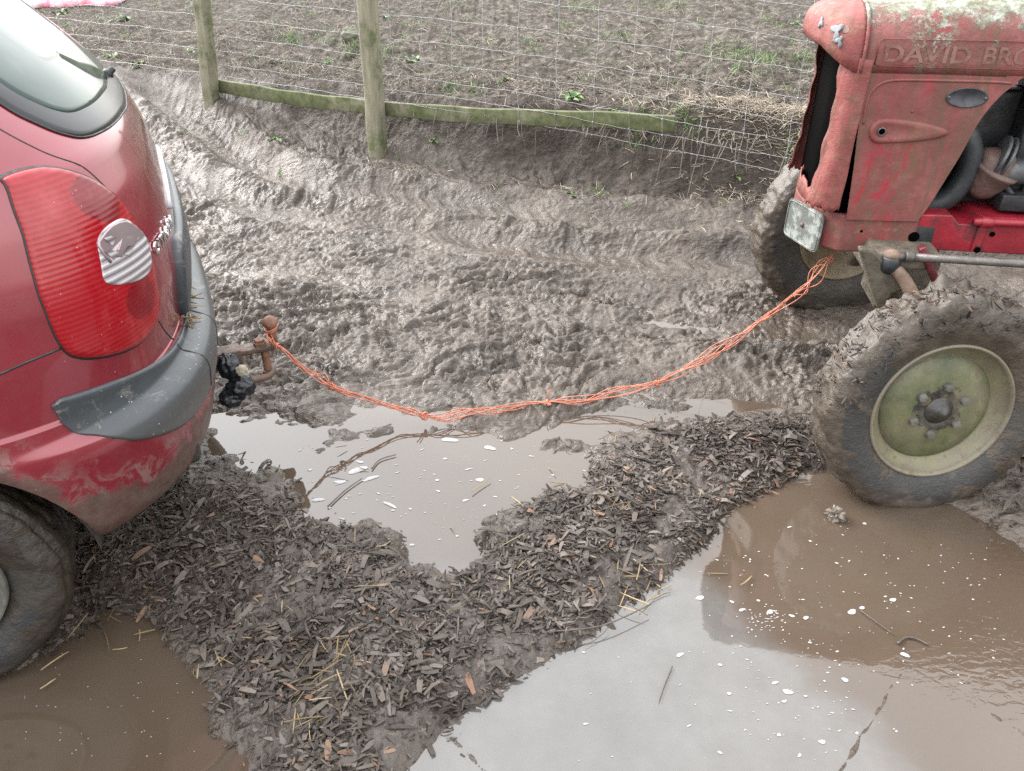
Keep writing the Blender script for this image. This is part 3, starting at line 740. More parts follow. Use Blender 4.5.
def rust_rim():
    t = NT('rusty_rim'); t.P(Base_Color=t.ramp(t.noise(9, 7, .7), [(.3, (.06, .042, .024)), (.5, (.13, .095, .052)), (.7, (.19, .155, .105))]), Roughness=.6); t.bump(t.noise(50, 6, .7), .4, .004); return t.m
M['rim'] = rim_paint(); M['rimr'] = rust_rim()
M['nut'] = simple('wheel_nut', (.085, .08, .07), (.17, .165, .145), 30, .5, .3, 90, metal=.4)
M['grease'] = simple('greasy_black', (.010, .009, .008), (.05, .045, .04), 22, .35, .7, 60)
def tractor_wheel(parent, loc, rz, R, Wd, rimR, rimmat, seed, lug=.0, top=1.0, scale_hub=1.0, camber=0.0):
    w = empty('wheel'); w.parent = parent; w.location = loc; w.rotation_euler = (camber, 0, rz)
    V, Q, mud = tyre_mesh(R, Wd, rimR*.96, .011, seed, 260, lug=lug, top_mud=top)
    fast_mesh('tyre', V, Q, M['tt'], w, smooth=True, attrs={'mud': mud})
    h = Wd/2
    q = rimR
    # outer face towards -Y : profile (r, y)
    prof = [(q*1.0, -h*.74), (q*.985, -h*.84), (q*.955, -h*.82), (q*.94, -h*.70), (q*.90, -h*.45), (q*.82, -h*.38), (q*.80, -h*.30), (q*.775, -h*.26), (q*.76, -h*.34), (q*.60, -h*.46), (q*.42, -h*.54), (q*.30, -h*.56), (q*.02, -h*.56)]
    MB().lathe([(r, -y) for r, y in prof]+[(q*.02, h*.5-.02), (q*.7, h*.0), (q*.85, -h*.1), (q*.94, -h*.7)], (0, 0, 0), (0, -1, 0), 96, cap=False).build('rim', rimmat, w)
    hub = MB().lathe([(.044*scale_hub, h*.50), (.042*scale_hub, h*.60), (.028*scale_hub, h*.64), (.024*scale_hub, h*.80), (.018*scale_hub, h*.85), (.004, h*.97)], (0, 0, 0), (0, -1, 0), 24)
    hb = hub.build('hub', M['grease'], w)
    for k in range(6):
        a = k*math.pi/3+.4; nb = MB(); c = (math.cos(a)*.078*scale_hub, -h*.50, math.sin(a)*.078*scale_hub)
        nb.lathe([(.0145*scale_hub, -.004), (.0145*scale_hub, .010), (.0125*scale_hub, .016), (.003, .017)], c, (0, -1, 0), 6 if k % 2 else 14)
        nb.build('wheel_nut', M['nut'], w, smooth=False)
    return w, (R, Wd, rimR)

# ------------------------------------------------------------------ CAR
CO = (-.917, 2.241, 0); CR = math.radians(24)
CZv = np.array([.31, .33, .36, .45, .57, .600, .622, .66, .80, .90, .95, 1.05, 1.13, 1.19, 1.275, 1.364, 1.50, 1.58, 1.64])
CXv = np.array([-.135, -.110, -.090, -.066, -.050, -.058, -.105, -.115, -.092, -.088, -.096, -.114, -.143, -.192, -.263, -.349, -.50, -.60, -.72])
CWv = np.array([.828, .842, .852, .866, .872, .872, .872, .87, .865, .855, .85, .835, .82, .80, .765, .72, .64, .585, .50])
CFx = np.array([-4.05, -4.12, -4.15, -4.2, -4.2, -4.19, -4.18, -4.15, -4.02, -3.75, -3.55, -3.2, -3.02, -2.9, -2.72, -2.5, -2.15, -1.95, -1.7])
CA, CN = .62, 2/3.1
def csm(z, T): # smoothed interpolation
    return (np.interp(z-.008, CZv, T)+2*np.interp(z, CZv, T)+np.interp(z+.008, CZv, T))/4
def CS(u, z):
    """u signed contour parameter (negative = camera side); |u|<=1 rear quarter, beyond 1 metres of straight flank"""
    u = np.asarray(u, float); z = np.asarray(z, float)
    t = np.clip(np.abs(u), 0, 1); ex = np.maximum(np.abs(u)-1, 0); th = t*np.pi/2
    xr = csm(z, CXv); w = csm(z, CWv)
    return np.stack([xr-CA*(1-np.cos(th).clip(0)**CN)-ex, np.sign(u)*w*np.sin(th)**CN+0*z, z+0*u], -1)
def CSn(u, z):
    e = 1e-3; a = CS(u+e, z)-CS(u-e, z); b = CS(u, z+e)-CS(u, z-e)
    n = np.cross(a, b); n /= np.linalg.norm(n, axis=-1, keepdims=True)+1e-12
    p = CS(u, z); out = p-np.array([-1.5, 0, .7]); s = np.sign((n*out).sum(-1, keepdims=True)); return n*s
def CSo(u, z, off): return CS(u, z)+CSn(u, z)*np.asarray(off)[..., None]

def car_paint():
    t = NT('red_car_paint'); pos = t.sep(t.co.outputs['Object'])
    col = t.mix(t.mrange(t.noise(2, 3), .3, .7), (.165, .004, .013, 1), (.205, .005, .018, 1))
    # rain-washed mud band low down with a ragged upper edge, thick near the bottom
    n = t.noise(7, 8, .72, scale3=(1, 1, .55)); zz = t.math('ADD', pos[2], t.math('MULTIPLY', t.math('SUBTRACT', n, .5), -.42))
    dar = t.math('SQRT', t.math('ADD', t.math('POWER', t.math('ADD', pos[0], .775), 2.0), t.math('POWER', t.math('SUBTRACT', pos[2], .30), 2.0)))
    dar = t.math('ADD', dar, t.math('MULTIPLY', t.math('SUBTRACT', t.noise(10, 7, .75), .5), -.16))
    thick = t.math('MAXIMUM', t.mrange(zz, .475, .445), t.mrange(dar, .405, .375))
    wash = t.mrange(t.math('ADD', pos[2], t.math('MULTIPLY', t.math('SUBTRACT', t.noise(13, 8, .75), .5), -.7)), .64, .34, 0, .95)
    wash = t.math('MAXIMUM', wash, t.mrange(dar, .50, .40, 0, .7)); vein = t.mrange(t.noise(14, 7, .7, dist=1.4), .47, .56); wash = t.math('MULTIPLY', wash, vein)
    film = t.mrange(t.noise(3.5, 7, .75), .32, .70, .04, .24)
    mcol = t.ramp(t.noise(25, 5, .7), [(.3, (.045, .028, .021)), (.7, (.10, .072, .057))])
    col = t.mix(film, col, (.17, .075, .085, 1))
    col = t.mix(wash, col, (.17, .105, .095, 1)); col = t.mix(t.math('MULTIPLY', thick, .86), col, mcol)
    spk = t.mrange(t.voro(34), .07, .045); spm = t.mrange(t.noise(23, 2), .5, .6); col = t.mix(t.math('MULTIPLY', spk, spm), col, (.36, .28, .26, 1))
    r = t.mix(thick, (.26, .26, .26, 1), (.55, .55, .55, 1)); r = t.mix(t.math('MULTIPLY', wash, .8), r, (.5, .5, .5, 1))
    cw = t.math('SUBTRACT', 1.0, t.math('MAXIMUM', t.math('MULTIPLY', thick, .9), t.math('MULTIPLY', wash, .8)))
    t.P(Base_Color=col, Roughness=r, Metallic=t.math('MULTIPLY', cw, .25), Coat_Weight=t.math('MULTIPLY', cw, .9), Coat_Roughness=.07)
    t.bump(t.math('MULTIPLY', t.noise(45, 5, .7), thick), .35, .004)
    return t.m
M['car'] = car_paint()
M['blk'] = simple('black_rubber', (.008, .008, .008), (.02, .02, .02), 20, .5, .2)
def trim_mat():
    t = NT('grey_plastic_trim'); col = t.ramp(t.noise(4, 5, .6), [(.3, (.024, .029, .033)), (.7, (.045, .052, .058))])
    pos = t.sep(t.co.outputs['Object'])
    k = t.mrange(t.noise(15, 7, .75, dist=1.0), .56, .68, 0, .55); col = t.mix(k, col, (.22, .20, .18, 1))
    f = t.mrange(pos[2], .66, .50, 0, .35); col = t.mix(f, col, (.16, .145, .13, 1))
    spk = t.mrange(t.voro(60), .12, .06); col = t.mix(t.math('MULTIPLY', spk, t.mrange(t.noise(20, 2), .48, .6)), col, (.42, .40, .37, 1))
    t.P(Base_Color=col, Roughness=.38); t.bump(t.noise(220, 3), .12, .001); return t.m
M['trim'] = trim_mat()
def glass_mat(name, c, r=.03):
    t = NT(name); col = t.mix(t.mrange(t.noise(5, 6, .7), .45, .8, 0, .25), c, (.28, .30, .29, 1))
    t.P(Base_Color=col, Roughness=r, IOR=1.5, Specular_IOR_Level=.30); return t.m
M['glass'] = glass_mat('dark_window_glass', (.035, .055, .048, 1)); M['frit'] = NT('window_border').P(Base_Color=(.020, .021, .022, 1), Roughness=.22, Specular_IOR_Level=.35)
car = tag(empty('car', CO, CR), 'muddy red family car with broken tail light towing from its rear hitch', 'car')
def cgrid():
    c75 = math.cos(.72*math.pi/2)**CN
    u = list(np.linspace(0, .72, 64)[:-1]); cs = np.arange(c75, 0, -.012/CA); u += [2/math.pi*math.acos(c**(1/CN)) for c in cs]
    u += [1.0]; x = 0; 
    while x < 2.6:
        x += .012 if (x < .65) else (.012 if x > 2.55 else .06); u.append(1+x)
    return np.array(u)
CU = cgrid(); CUmax = CU[-1]
zs = np.concatenate([np.arange(.31, .60, .0125), np.arange(.60, .66, .006), np.arange(.66, 1.20, .0125), np.arange(1.2, 1.641, .02)])
def build_body():
    mb = bmesh.new(); rows = []
    fq = np.linspace(0, 1, 34)
    for z in zs:
        pn = CS(-CU, np.full(CU.shape, z)); xs = pn[-1, 0]; w = -pn[-1, 1]; xf = np.interp(z, CZv, CFx)
        # flank resumes forwards in steps to the front quarter
        fa = min(.9, (xs-xf)*.55); xq = xf+fa
        n_st = 70; sx = np.linspace(xs, xq, n_st+1)[1:-1]
        st = np.stack([sx, np.full(n_st-1, -w), np.full(n_st-1, z)], -1)
        q = np.stack([xf+fa*(1-np.sin(fq*math.pi/2+0*fq)[::-1]*0-np.cos((fq)*math.pi/2).clip(0)[::-1]*0)*0+xf*0+0*fq, 0*fq, 0*fq], -1)
        ang = fq*math.pi/2
        q = np.stack([xq-fa*np.sin(ang)**(2/2.6), -w*np.cos(ang).clip(0)**(2/2.6), np.full(fq.shape, z)], -1)
        near = np.concatenate([pn, st, q])
        far = near[1:-1][::-1].copy(); far[:, 1] *= -1
        rows.append(np.concatenate([near, far]))
    # roof dome
    base = rows[-1]; cen = np.array([(base[:, 0].max()+base[:, 0].min())/2, 0, 1.64])
    for k, (s, dz) in enumerate(((.985, .007), (.95, .014), (.88, .022), (.75, .03), (.5, .038), (.2, .042))):
        r = cen+(base-cen)*s; r[:, 2] = 1.64+dz; rows.append(r)
    b0 = rows[0]; cb = np.array([(b0[:, 0].max()+b0[:, 0].min())/2, 0, .31]); low = cb+(b0-cb)*.985; low[:, 2] = .322; rows.insert(0, low)
    vs = [[mb.verts.new(p) for p in r] for r in rows]; n = len(rows[0])
    AC = ((-.775, .30), (-3.45, .30)); AR = .368
    def inarch(v): return abs(v.co.y) > .45 and any(math.hypot(v.co.x-a, v.co.z-b) < AR for a, b in AC)
    for i in range(len(rows)-1):
        for k in range(n):
            q = (vs[i][k], vs[i][(k+1) % n], vs[i+1][(k+1) % n], vs[i+1][k])
            if sum(inarch(v) for v in q) >= 3: continue
            try: mb.faces.new(q)
            except ValueError: pass
    mb.faces.new([vs[-1][k] for k in range(n)])
    for v in [v for v in mb.verts if not v.link_faces]: mb.verts.remove(v)
    # snap the arch edge onto its circle
    for v in mb.verts:
        if abs(v.co.y) > .45:
            for a, b in AC:
                d = math.hypot(v.co.x-a, v.co.z-b)
                if d < AR+.012 and v.is_boundary:
                    v.co.x = a+(v.co.x-a)*AR/d; v.co.z = b+(v.co.z-b)*AR/d
                elif AR-.001 < d < AR+.03:   # rolled lip
                    v.co.y += math.copysign(.004, v.co.y)
    me = bpy.data.meshes.new('body'); mb.normal_update(); bmesh.ops.recalc_face_normals(mb, faces=mb.faces[:]); mb.to_mesh(me); mb.free()
    me.polygons.foreach_set('use_smooth', [True]*len(me.polygons)); me.materials.append(M['car'])
    o = bpy.data.objects.new('body', me); COL.objects.link(o); o.parent = car
    return o
build_body()
M['under'] = simple('dark_underside', (.010, .009, .008), (.04, .032, .026), 14, .8, .6, 40)
MB().box((-2.05, 0, .36), (3.5, 1.1, .10)).box((-2.0, 0, .62), (2.0, 1.5, .5)).box((-.3, 0, .40), (.28, 1.25, .13)).build('underbody', M['under'], car, bevel=.02)
for ax_ in (-.775, -3.45):
    for sg in (-1, 1):
        mb = MB(); V = []; n = 28
        for k in range(n+1):
            a = math.radians(3+174*k/n)
            for r, y in ((.368, .845), (.372, .62), (.372, .50), (.10, .50)): V.append((ax_+r*math.cos(a), sg*y, .30+r*math.sin(a)))
        mb.add(V, [(k*4+e, k*4+e+1, k*4+5+e, k*4+4+e) for k in range(n) for e in range(3)]); mb.build('wheel_arch', M['under'], car)

def patch(name, outline, off, m, parent, crown=.0, edge=.006, ctr=None, mirror=False, nrm_r=(0, .35, .6, .8, .92, .975, 1.0), smooth=6, closed_depth=.004, jit=None):
    """star-shaped patch that follows the body surface: off = how far proud; crown adds a dome; the last ring dives under the surface"""
    O = np.array(spline(outline, smooth, True) if smooth else outline); 
    if mirror: O = O*np.array([-1, 1])
    c = np.array(ctr if ctr is not None else O.mean(0)); 
    if mirror and ctr is not None: c = c*np.array([-1, 1])
    V = []; n = len(O); F = []
    rr = list(nrm_r)
    for i, r in enumerate(rr):
        q = c+(O-c)*r if r > 0 else np.repeat(c[None], n, 0)
        o = off+crown*(1-r**2)
        if r >= .999: o = off-edge*.45
        V.append(CSo(q[:, 0], q[:, 1], np.full(n, o)))
    V.append(CSo(O[:, 0], O[:, 1], np.full(n, -closed_depth)))
    V = np.concatenate(V); R = len(rr)+1
    for i in range(R-1):
        for k in range(n): F.append((i*n+k, i*n+(k+1) % n, (i+1)*n+(k+1) % n, (i+1)*n+k))
    mb = MB().add(V.tolist(), F)
    o = mb.build(name, m, parent)
    bm = bmesh.new(); bm.from_mesh(o.data); bmesh.ops.remove_doubles(bm, verts=bm.verts, dist=1e-6); bmesh.ops.recalc_face_normals(bm, faces=bm.faces)
    # make normals point outwards
    bm.normal_update(); f = max(bm.faces, key=lambda f: f.calc_area()); cc = f.calc_center_median()
    if f.normal.dot(cc-Vector((-1.5, 0, .7))) < 0: bmesh.ops.reverse_faces(bm, faces=bm.faces)
    bm.to_mesh(o.data); bm.free()
    for pl in o.data.polygons: pl.use_smooth = True
    return o
# ---- tail lights
TL = [(-.638, 1.147), (-.5536, 1.146), (-.489, 1.124), (-.430, 1.082), (-.392, 1.017), (-.380, .943), (-.388, .852), (-.397, .775), (-.430, .750), (-.514, .744), (-.618, .764), (-.686, .789), (-.716, .822), (-.728, .903), (-.712, .983), (-.682, 1.074), (-.655, 1.13)]
def lamp_mat():
    t = NT('red_lamp_lens'); v = t.sep(t.co.outputs['Object'])
    rib = t.math('SINE', t.math('MULTIPLY', v[2], 2*math.pi/.0105)); rb = t.mrange(rib, -.6, .9)
    col = t.mix(rb, (.21, .003, .007, 1), (.28, .006, .012, 1))
    # round darker bulb chambers set behind the lens
    def chamber(cy, cz, r):
        d = t.math('SQRT', t.math('ADD', t.math('POWER', t.math('SUBTRACT', v[1], cy), 2.0), t.math('POWER', t.math('SUBTRACT', v[2], cz), 2.0)))
        return t.mrange(d, r, r*.9)
    a = chamber(-.655, 1.065, .052); b = chamber(-.675, .845, .05)
    both = t.math('MAXIMUM', a, b); col = t.mix(t.math('MULTIPLY', both, .65), col, (.085, .002, .007, 1))
    dirt = t.mrange(t.noise(9, 6, .7), .45, .8, 0, .4); col = t.mix(dirt, col, (.42, .10, .10, 1))
    spk = t.mrange(t.voro(70), .09, .05); col = t.mix(t.math('MULTIPLY', spk, t.mrange(t.noise(18, 2), .5, .6)), col, (.55, .35, .33, 1))
    t.P(Base_Color=col, Roughness=.16, Coat_Weight=.25, Coat_Roughness=.05, Specular_IOR_Level=.4); t.bump(rib, .07, .002); return t.m
M['lens'] = lamp_mat()
t = NT('clear_lamp_lens'); v_ = t.sep(t.co.outputs['Object']); rb_ = t.math('SINE', t.math('MULTIPLY', v_[2], 2*math.pi/.016))
M['clear'] = t.P(Base_Color=t.mix(t.mrange(rb_, -.5, .6), (.20, .18, .19, 1), (.38, .36, .37, 1)), Roughness=.15, Coat_Weight=1.0); t.bump(rb_, .5, .004)
M['hole'] = NT('lamp_cavity').P(Base_Color=(.30, .24, .25, 1), Roughness=.25, Metallic=.6)
CL = [(-.545, .998), (-.494, 1.012), (-.434, 1.007), (-.400, .975), (-.385, .940), (-.412, .892), (-.455, .882), (-.525, .893), (-.578, .914), (-.568, .955)]
for mir in (False, True):
    lp = patch('tail_light', [(c[0]*1.0, c[1]) for c in (np.array(TL)-np.array([-.56, .95]))*1.022+np.array([-.56, .95])], .0035, M['blk'], car, mirror=mir, ctr=(-.555, .95), edge=.004)
    patch('red_lens', TL, .009, M['lens'], lp, crown=.008, mirror=mir, ctr=(-.555, .95), edge=.012)
    if not mir:
        patch('clear_lens', CL, .0165, M['clear'], lp, crown=.003, ctr=(-.48, .945), edge=.01)
        HL = [(-.555, .985), (-.540, .996), (-.492, 1.008), (-.438, 1.002), (-.408, .975), (-.400, .957), (-.425, .962), (-.452, .950), (-.475, .957), (-.505, .945), (-.530, .955), (-.545, .945)]
        patch('broken_opening', HL, .021, M['hole'], lp, ctr=(-.475, .978), edge=.004, smooth=2, closed_depth=-.012)
        sh = MB()
        for (u0, z0, u1, z1, dd) in ((-.55, .972, -.515, .957, .026), (-.50, .950, -.455, .955, .024), (-.535, .995, -.50, .985, .025)):
            a, b, c = CSo(np.array([u0, u1, (u0+u1)/2]), np.array([z0, z1, (z0+z1)/2-.016]), np.array([dd, dd, dd-.004])); sh.add([a, b, c, a*.5+b*.5+np.array([.002, 0, .004])], [(0, 1, 2), (0, 3, 1), (0, 2, 3), (1, 3, 2)])
        sh.build('lens_shard', M['clear'], lp, smooth=False)
    else: patch('clear_lens', CL, .0165, M['clear'], lp, crown=.003, ctr=(-.48, .945), edge=.01, mirror=True)
# ---- rear window
WN = [(0, 1.129), (-.09, 1.139), (-.244, 1.150), (-.3416, 1.159), (-.3915, 1.176), (-.430, 1.205), (-.461, 1.25), (-.468, 1.35), (-.455, 1.48), (-.41, 1.555), (-.2, 1.58), (0, 1.583)]
WNF = WN+[(-u, z) for u, z in WN[-2:0:-1]]
rw = patch('rear_window', WNF, .004, M['frit'], car, ctr=(0, 1.36), edge=.003, nrm_r=(0, .2, .4, .6, .75, .88, .95, 1))
WNi = [(u*.86, 1.36+(z-1.36)*(.80 if z < 1.3 else .9)) for u, z in WNF]
patch('pane', WNi, .0046, M['glass'], rw, ctr=(0, 1.36), edge=.001, nrm_r=(0, .2, .4, .6, .75, .88, .95, 1))
gs = CSo(np.array([u for u, z in spline(WNF, 6, True)]), np.array([z for u, z in spline(WNF, 6, True)]), np.full(len(WNF)*6, .002))
MB().tube(gs.tolist(), .0022, 8, closed=True).build('seal', M['blk'], rw)
wp = empty('rear_wiper'); wp.parent = car
p0 = CSo(np.array([.05]), np.array([1.172]), np.array([0]))[0]; nn = CSn(np.array([.05]), np.array([1.172]))[0]
MB().lathe([(.015, -.002), (.015, .008), (.009, .012), (.009, .024), (.004, .027)], p0, nn, 18).build('wiper_pivot', M['blk'], wp)
wl = CSo(np.array([.05, .2, .33]), np.array([1.172, 1.165, 1.175]), np.array([.020, .018, .014]))
# ---- trim strip round the bumper
lo = np.array([(.7606, .7066), (.7456, .667), (.7357, .621), (.703, .573), (.606, .536), (.489, .505), (.37, .500), (.26, .505), (.12, .51), (0, .512)])[::-1]
up = np.array([(.7606, .7066), (.738, .716), (.608, .699), (.454, .668), (.344, .65), (.277, .644), (.12, .640), (0, .640)])[::-1]
tt = np.concatenate([np.linspace(0, .72, 70), np.linspace(.725, .7606, 18)])
zl = np.interp(tt, lo[:, 0], lo[:, 1]); zu = np.interp(tt, up[:, 0], up[:, 1])
k3 = np.ones(7)/7; sm = lambda a: np.concatenate([a[:3], np.convolve(a, k3, 'valid'), a[-3:]])
zl = sm(zl); zu = sm(zu); zl[-1] = zu[-1] = .7066
uu = np.concatenate([-tt[::-1], tt[1:]]); zl2 = np.concatenate([zl[::-1], zl[1:]]); zu2 = np.concatenate([zu[::-1], zu[1:]])
nv = 22; V = []
for j in range(nv+3):
    a = min(max((j-1)/nv, 0), 1); zz = zl2+(zu2-zl2)*a
    o_ = -.004 if j in (0, nv+2) else (.0045 if j in (1, nv+1) else .008)
    V.append(CSo(uu, zz, np.full(uu.shape, o_)))
V = np.concatenate(V); n = len(uu)
MB().add(V.tolist(), [(j*n+k, j*n+k+1, (j+1)*n+k+1, (j+1)*n+k) for j in range(nv+2) for k in range(n-1)]).build('bumper_trim', M['trim'], car)
for sg in (-1, 1):
    for uq in (.31, .13):
        pz = np.linspace(.512, .646, 12); MB().tube(CSo(np.full(12, sg*uq), pz, np.full(12, .0085)).tolist(), .0016, 6).build('trim_seam', M['blk'], car)
# panel gaps
def gap(uz, r=.0028, name='panel_gap', m=None):
    P = np.array(spline(uz, 8)); MB().tube(CSo(P[:, 0], P[:, 1], np.full(len(P), -.0005)).tolist(), r, 6).build(name, m or M['blk'], car)
for sg in (-1, 1):
    gap([(sg*.720, .820), (sg*.79, .815), (sg*.845, .806), (sg*.93, .79), (sg*1.0, .775)])
    gap([(sg*.397, .760), (sg*.357, .709), (sg*.30, .655)], .0022)
    gap([(sg*.638, 1.15), (sg*.70, 1.16), (sg*.74, 1.2), (sg*.70, 1.3), (sg*.64, 1.45), (sg*.58, 1.6)], .0025)
    gap([(sg*.41, 1.06), (sg*.44, 1.12), (sg*.50, 1.17), (sg*.54, 1.25), (sg*.55, 1.4), (sg*.53, 1.55)], .002)
# white handle strip and plate housing in the middle of the tailgate
M['white'] = simple('white_plastic', (.20, .205, .21), (.30, .305, .31), 12, .35, .1)
patch('handle_strip', [(-.11, .905), (-.11, .925), (-.05, .935), (0, .937), (.1, .935), (.15, .925), (.15, .905), (0, .900)], .008, M['white'], car, edge=.006, smooth=4, ctr=(0, .912))
patch('plate_housing', [(-.20, .67), (-.20, .84), (-.12, .868), (0, .875), (.12, .868), (.20, .84), (.20, .67), (.1, .650), (-.1, .650)], .020, M['trim'], car, crown=.012, edge=.02, smooth=5, ctr=(0, .76))
MB().box((-.092, 0, .735), (.006, .50, .105), Matrix.Rotation(.08, 3, 'Y')).build('number_plate', simple('yellow_plate', (.62, .42, .05), (.68, .47, .07), 9, .4, 0), car, bevel=.004)
# badge letters laid one by one along the curved tailgate
M['chrome'] = NT('chrome').P(Base_Color=(.75, .75, .76, 1), Metallic=1.0, Roughness=.18)
def text_mesh(s, size, depth=.1, bold=0.0):
    cu = bpy.data.curves.new('txt', 'FONT'); cu.body = s; cu.size = size; cu.extrude = depth; cu.offset = bold; cu.resolution_u = 3; cu.align_x = 'LEFT'
    o = bpy.data.objects.new('txt', cu); COL.objects.link(o); bpy.context.view_layer.update()
    dg = bpy.context.evaluated_depsgraph_get(); me = o.evaluated_get(dg).to_mesh()
    V = [tuple(v.co) for v in me.vertices]; F = [tuple(p.vertices) for p in me.polygons]; o.to_mesh_clear() if False else None
    bpy.data.objects.remove(o); bpy.data.curves.remove(cu); return V, F
mb = MB(); u = -.352
for ch, adv in zip('CITROËN', (.040, .020, .034, .037, .042, .036, .036)):
    V, F = text_mesh(ch, .038, .0025, .0012); h0 = .893
    um = u+adv*.5*.72; e1 = CS(um+.01, h0)-CS(um-.01, h0); e1 /= np.linalg.norm(e1); n3 = CSn(np.array([um]), np.array([h0]))[0]; e2 = np.cross(n3, e1)
    b = CS(u, h0)+n3*.0035
    mb.add([b+e1*v[0]+e2*v[1]+n3*v[2] for v in V], F); u += adv*.74
mb.build('badge_lettering', M['chrome'], car, smooth=False)
# side windows / windscreen, doors (out of the photograph, kept simple)
for sg in (-1, 1):
    gl = [(sg*(1.0), 1.12), (sg*1.9, 1.08), (sg*2.75, 1.05), (sg*2.6, 1.3), (sg*2.2, 1.50), (sg*1.2, 1.53), (sg*.86, 1.42), (sg*.86, 1.2)]
    patch('side_window', gl, .004, M['glass'], car, edge=.003, smooth=5, ctr=(sg*1.7, 1.28), nrm_r=(0, .2, .4, .6, .8, .9, 1))
def car_wheel(x, sg, seed):
    w = empty('wheel'); w.parent = car; w.location = (x-.012, sg*.755, .300); w.rotation_euler = (0, 0, 0 if sg < 0 else math.pi)
    V, Q, mud = tyre_mesh(.306, .19, .180, .006, seed, 200, groove=1, top_mud=.0)
    fast_mesh('tyre', V, Q, M['ct'], w, smooth=True, attrs={'mud': mud})
    q = .2; h = .095
    q = .178; MB().lathe([(q*1.0, h*.70), (q*.985, h*.86), (q*.94, h*.84), (q*.90, h*.55), (q*.82, h*.50), (q*.5, h*.70), (q*.3, h*.62), (q*.02, h*.62), (q*.02, -.02), (q*.9, -.04), (q*.94, h*.6)], (0, 0, 0), (0, -1, 0), 64, cap=False).build('rim', M['nut'], w)
    for k in range(4):
        a = k*math.pi/2+.3; MB().lathe([(.011, 0), (.011, .014), (.004, .016)], (math.cos(a)*.05, -h*.60, math.sin(a)*.05), (0, -1, 0), 6).build('wheel_nut', M['nut'], w, smooth=False)
for x in (-.775, -3.45):
    for sg in (-1, 1): car_wheel(x, sg, 3+x)
# ---- tow bar, ball, socket wrapped in black plastic
M['rust'] = simple('rusty_steel', (.10, .045, .028), (.23, .115, .075), 26, .7, .6, 90)
M['rustd'] = simple('dark_rusty_steel', (.05, .032, .025), (.13, .08, .055), 26, .6, .6, 90)
M['bag'] = simple('black_plastic_bag', (.005, .006, .008), (.014, .016, .020), 20, .3, .8, 38)
tb = MB().box((-.16, 0, .30), (.34, .06, .06)).box((.045, 0, .315), (.18, .055, .018)).box((-.25, 0, .30), (.06, .95, .06)).build('tow_bar', M['rustd'], car, bevel=.004)
MB().lathe([(.014, -.085), (.014, -.03), (.0125, -.02), (.018, -.014), (.0245, -.004), (.0255, .004), (.022, .014), (.013, .022), (.003, .025)], (.12, 0, .395), (0, 0, 1), 28).build('tow_ball', M['rust'], tb)
MB().lathe([(.022, 0), (.022, .012), (.017, .014), (.017, .022), (.004, .023)], (.075, -.005, .324), (0, 0, 1), 6, ).lathe([(.0135, 0), (.0135, -.075), (.019, -.076), (.019, -.095), (.012, -.1)], (.085, -.015, .306), (0, 0, 1), 16).build('drop_pin', M['rust'], tb, autos=30)
MB().tube(spline([(-.02, -.10, .255), (.03, -.075, .238), (.075, -.05, .225), (.098, -.02, .225), (.10, .01, .228)], 6), .012, 10).build('hitch_hook', M['rustd'], tb)
MB().blob((-.035, -.085, .31), .036, 3, .22, 26, (1, .9, 1.25), 2.0).build('wrapped_socket', M['bag'], tb)
MB().blob((-.018, -.10, .235), .042, 9, .22, 26, (1.15, .95, .9), 2.0).blob((-.05, -.10, .205), .036, 2, .2, 20, (1.1, 1, .9), 2).build('wrapped_plug', M['bag'], tb)
MB().blob((-.003, -.118, .305), .021, 7, .2, 20, (.9, .45, 1.0), 1.8).build('socket_cap', simple('cream_plastic', (.27, .23, .17), (.40, .36, .28), 20, .6, .4), tb)
# straw caught on the bumper step
r_ = np.random.default_rng(77); n = 26; uu_ = r_.uniform(-.24, -.05, n); base = CSo(uu_, np.full(n, .628), np.full(n, .014))
th = CR; Pw = np.stack([CO[0]+base[:, 0]*math.cos(th)-base[:, 1]*math.sin(th), CO[1]+base[:, 0]*math.sin(th)+base[:, 1]*math.cos(th), base[:, 2]+r_.uniform(.0, .012, n)], -1)
V, Q, m_ = ribbons(Pw, r_.uniform(0, 3, n), r_.uniform(.03, .075, n), np.full(n, .003), r_.normal(0, .25, n), r_.normal(0, .1, n), 78, T=.002)
tag(fast_mesh('straw', V, Q, M['straw'], attrs={'rnd': np.repeat(r_.random(n), m_)}), 'wisps of straw caught on the bumper step of the red car', 'straw', kind='stuff')
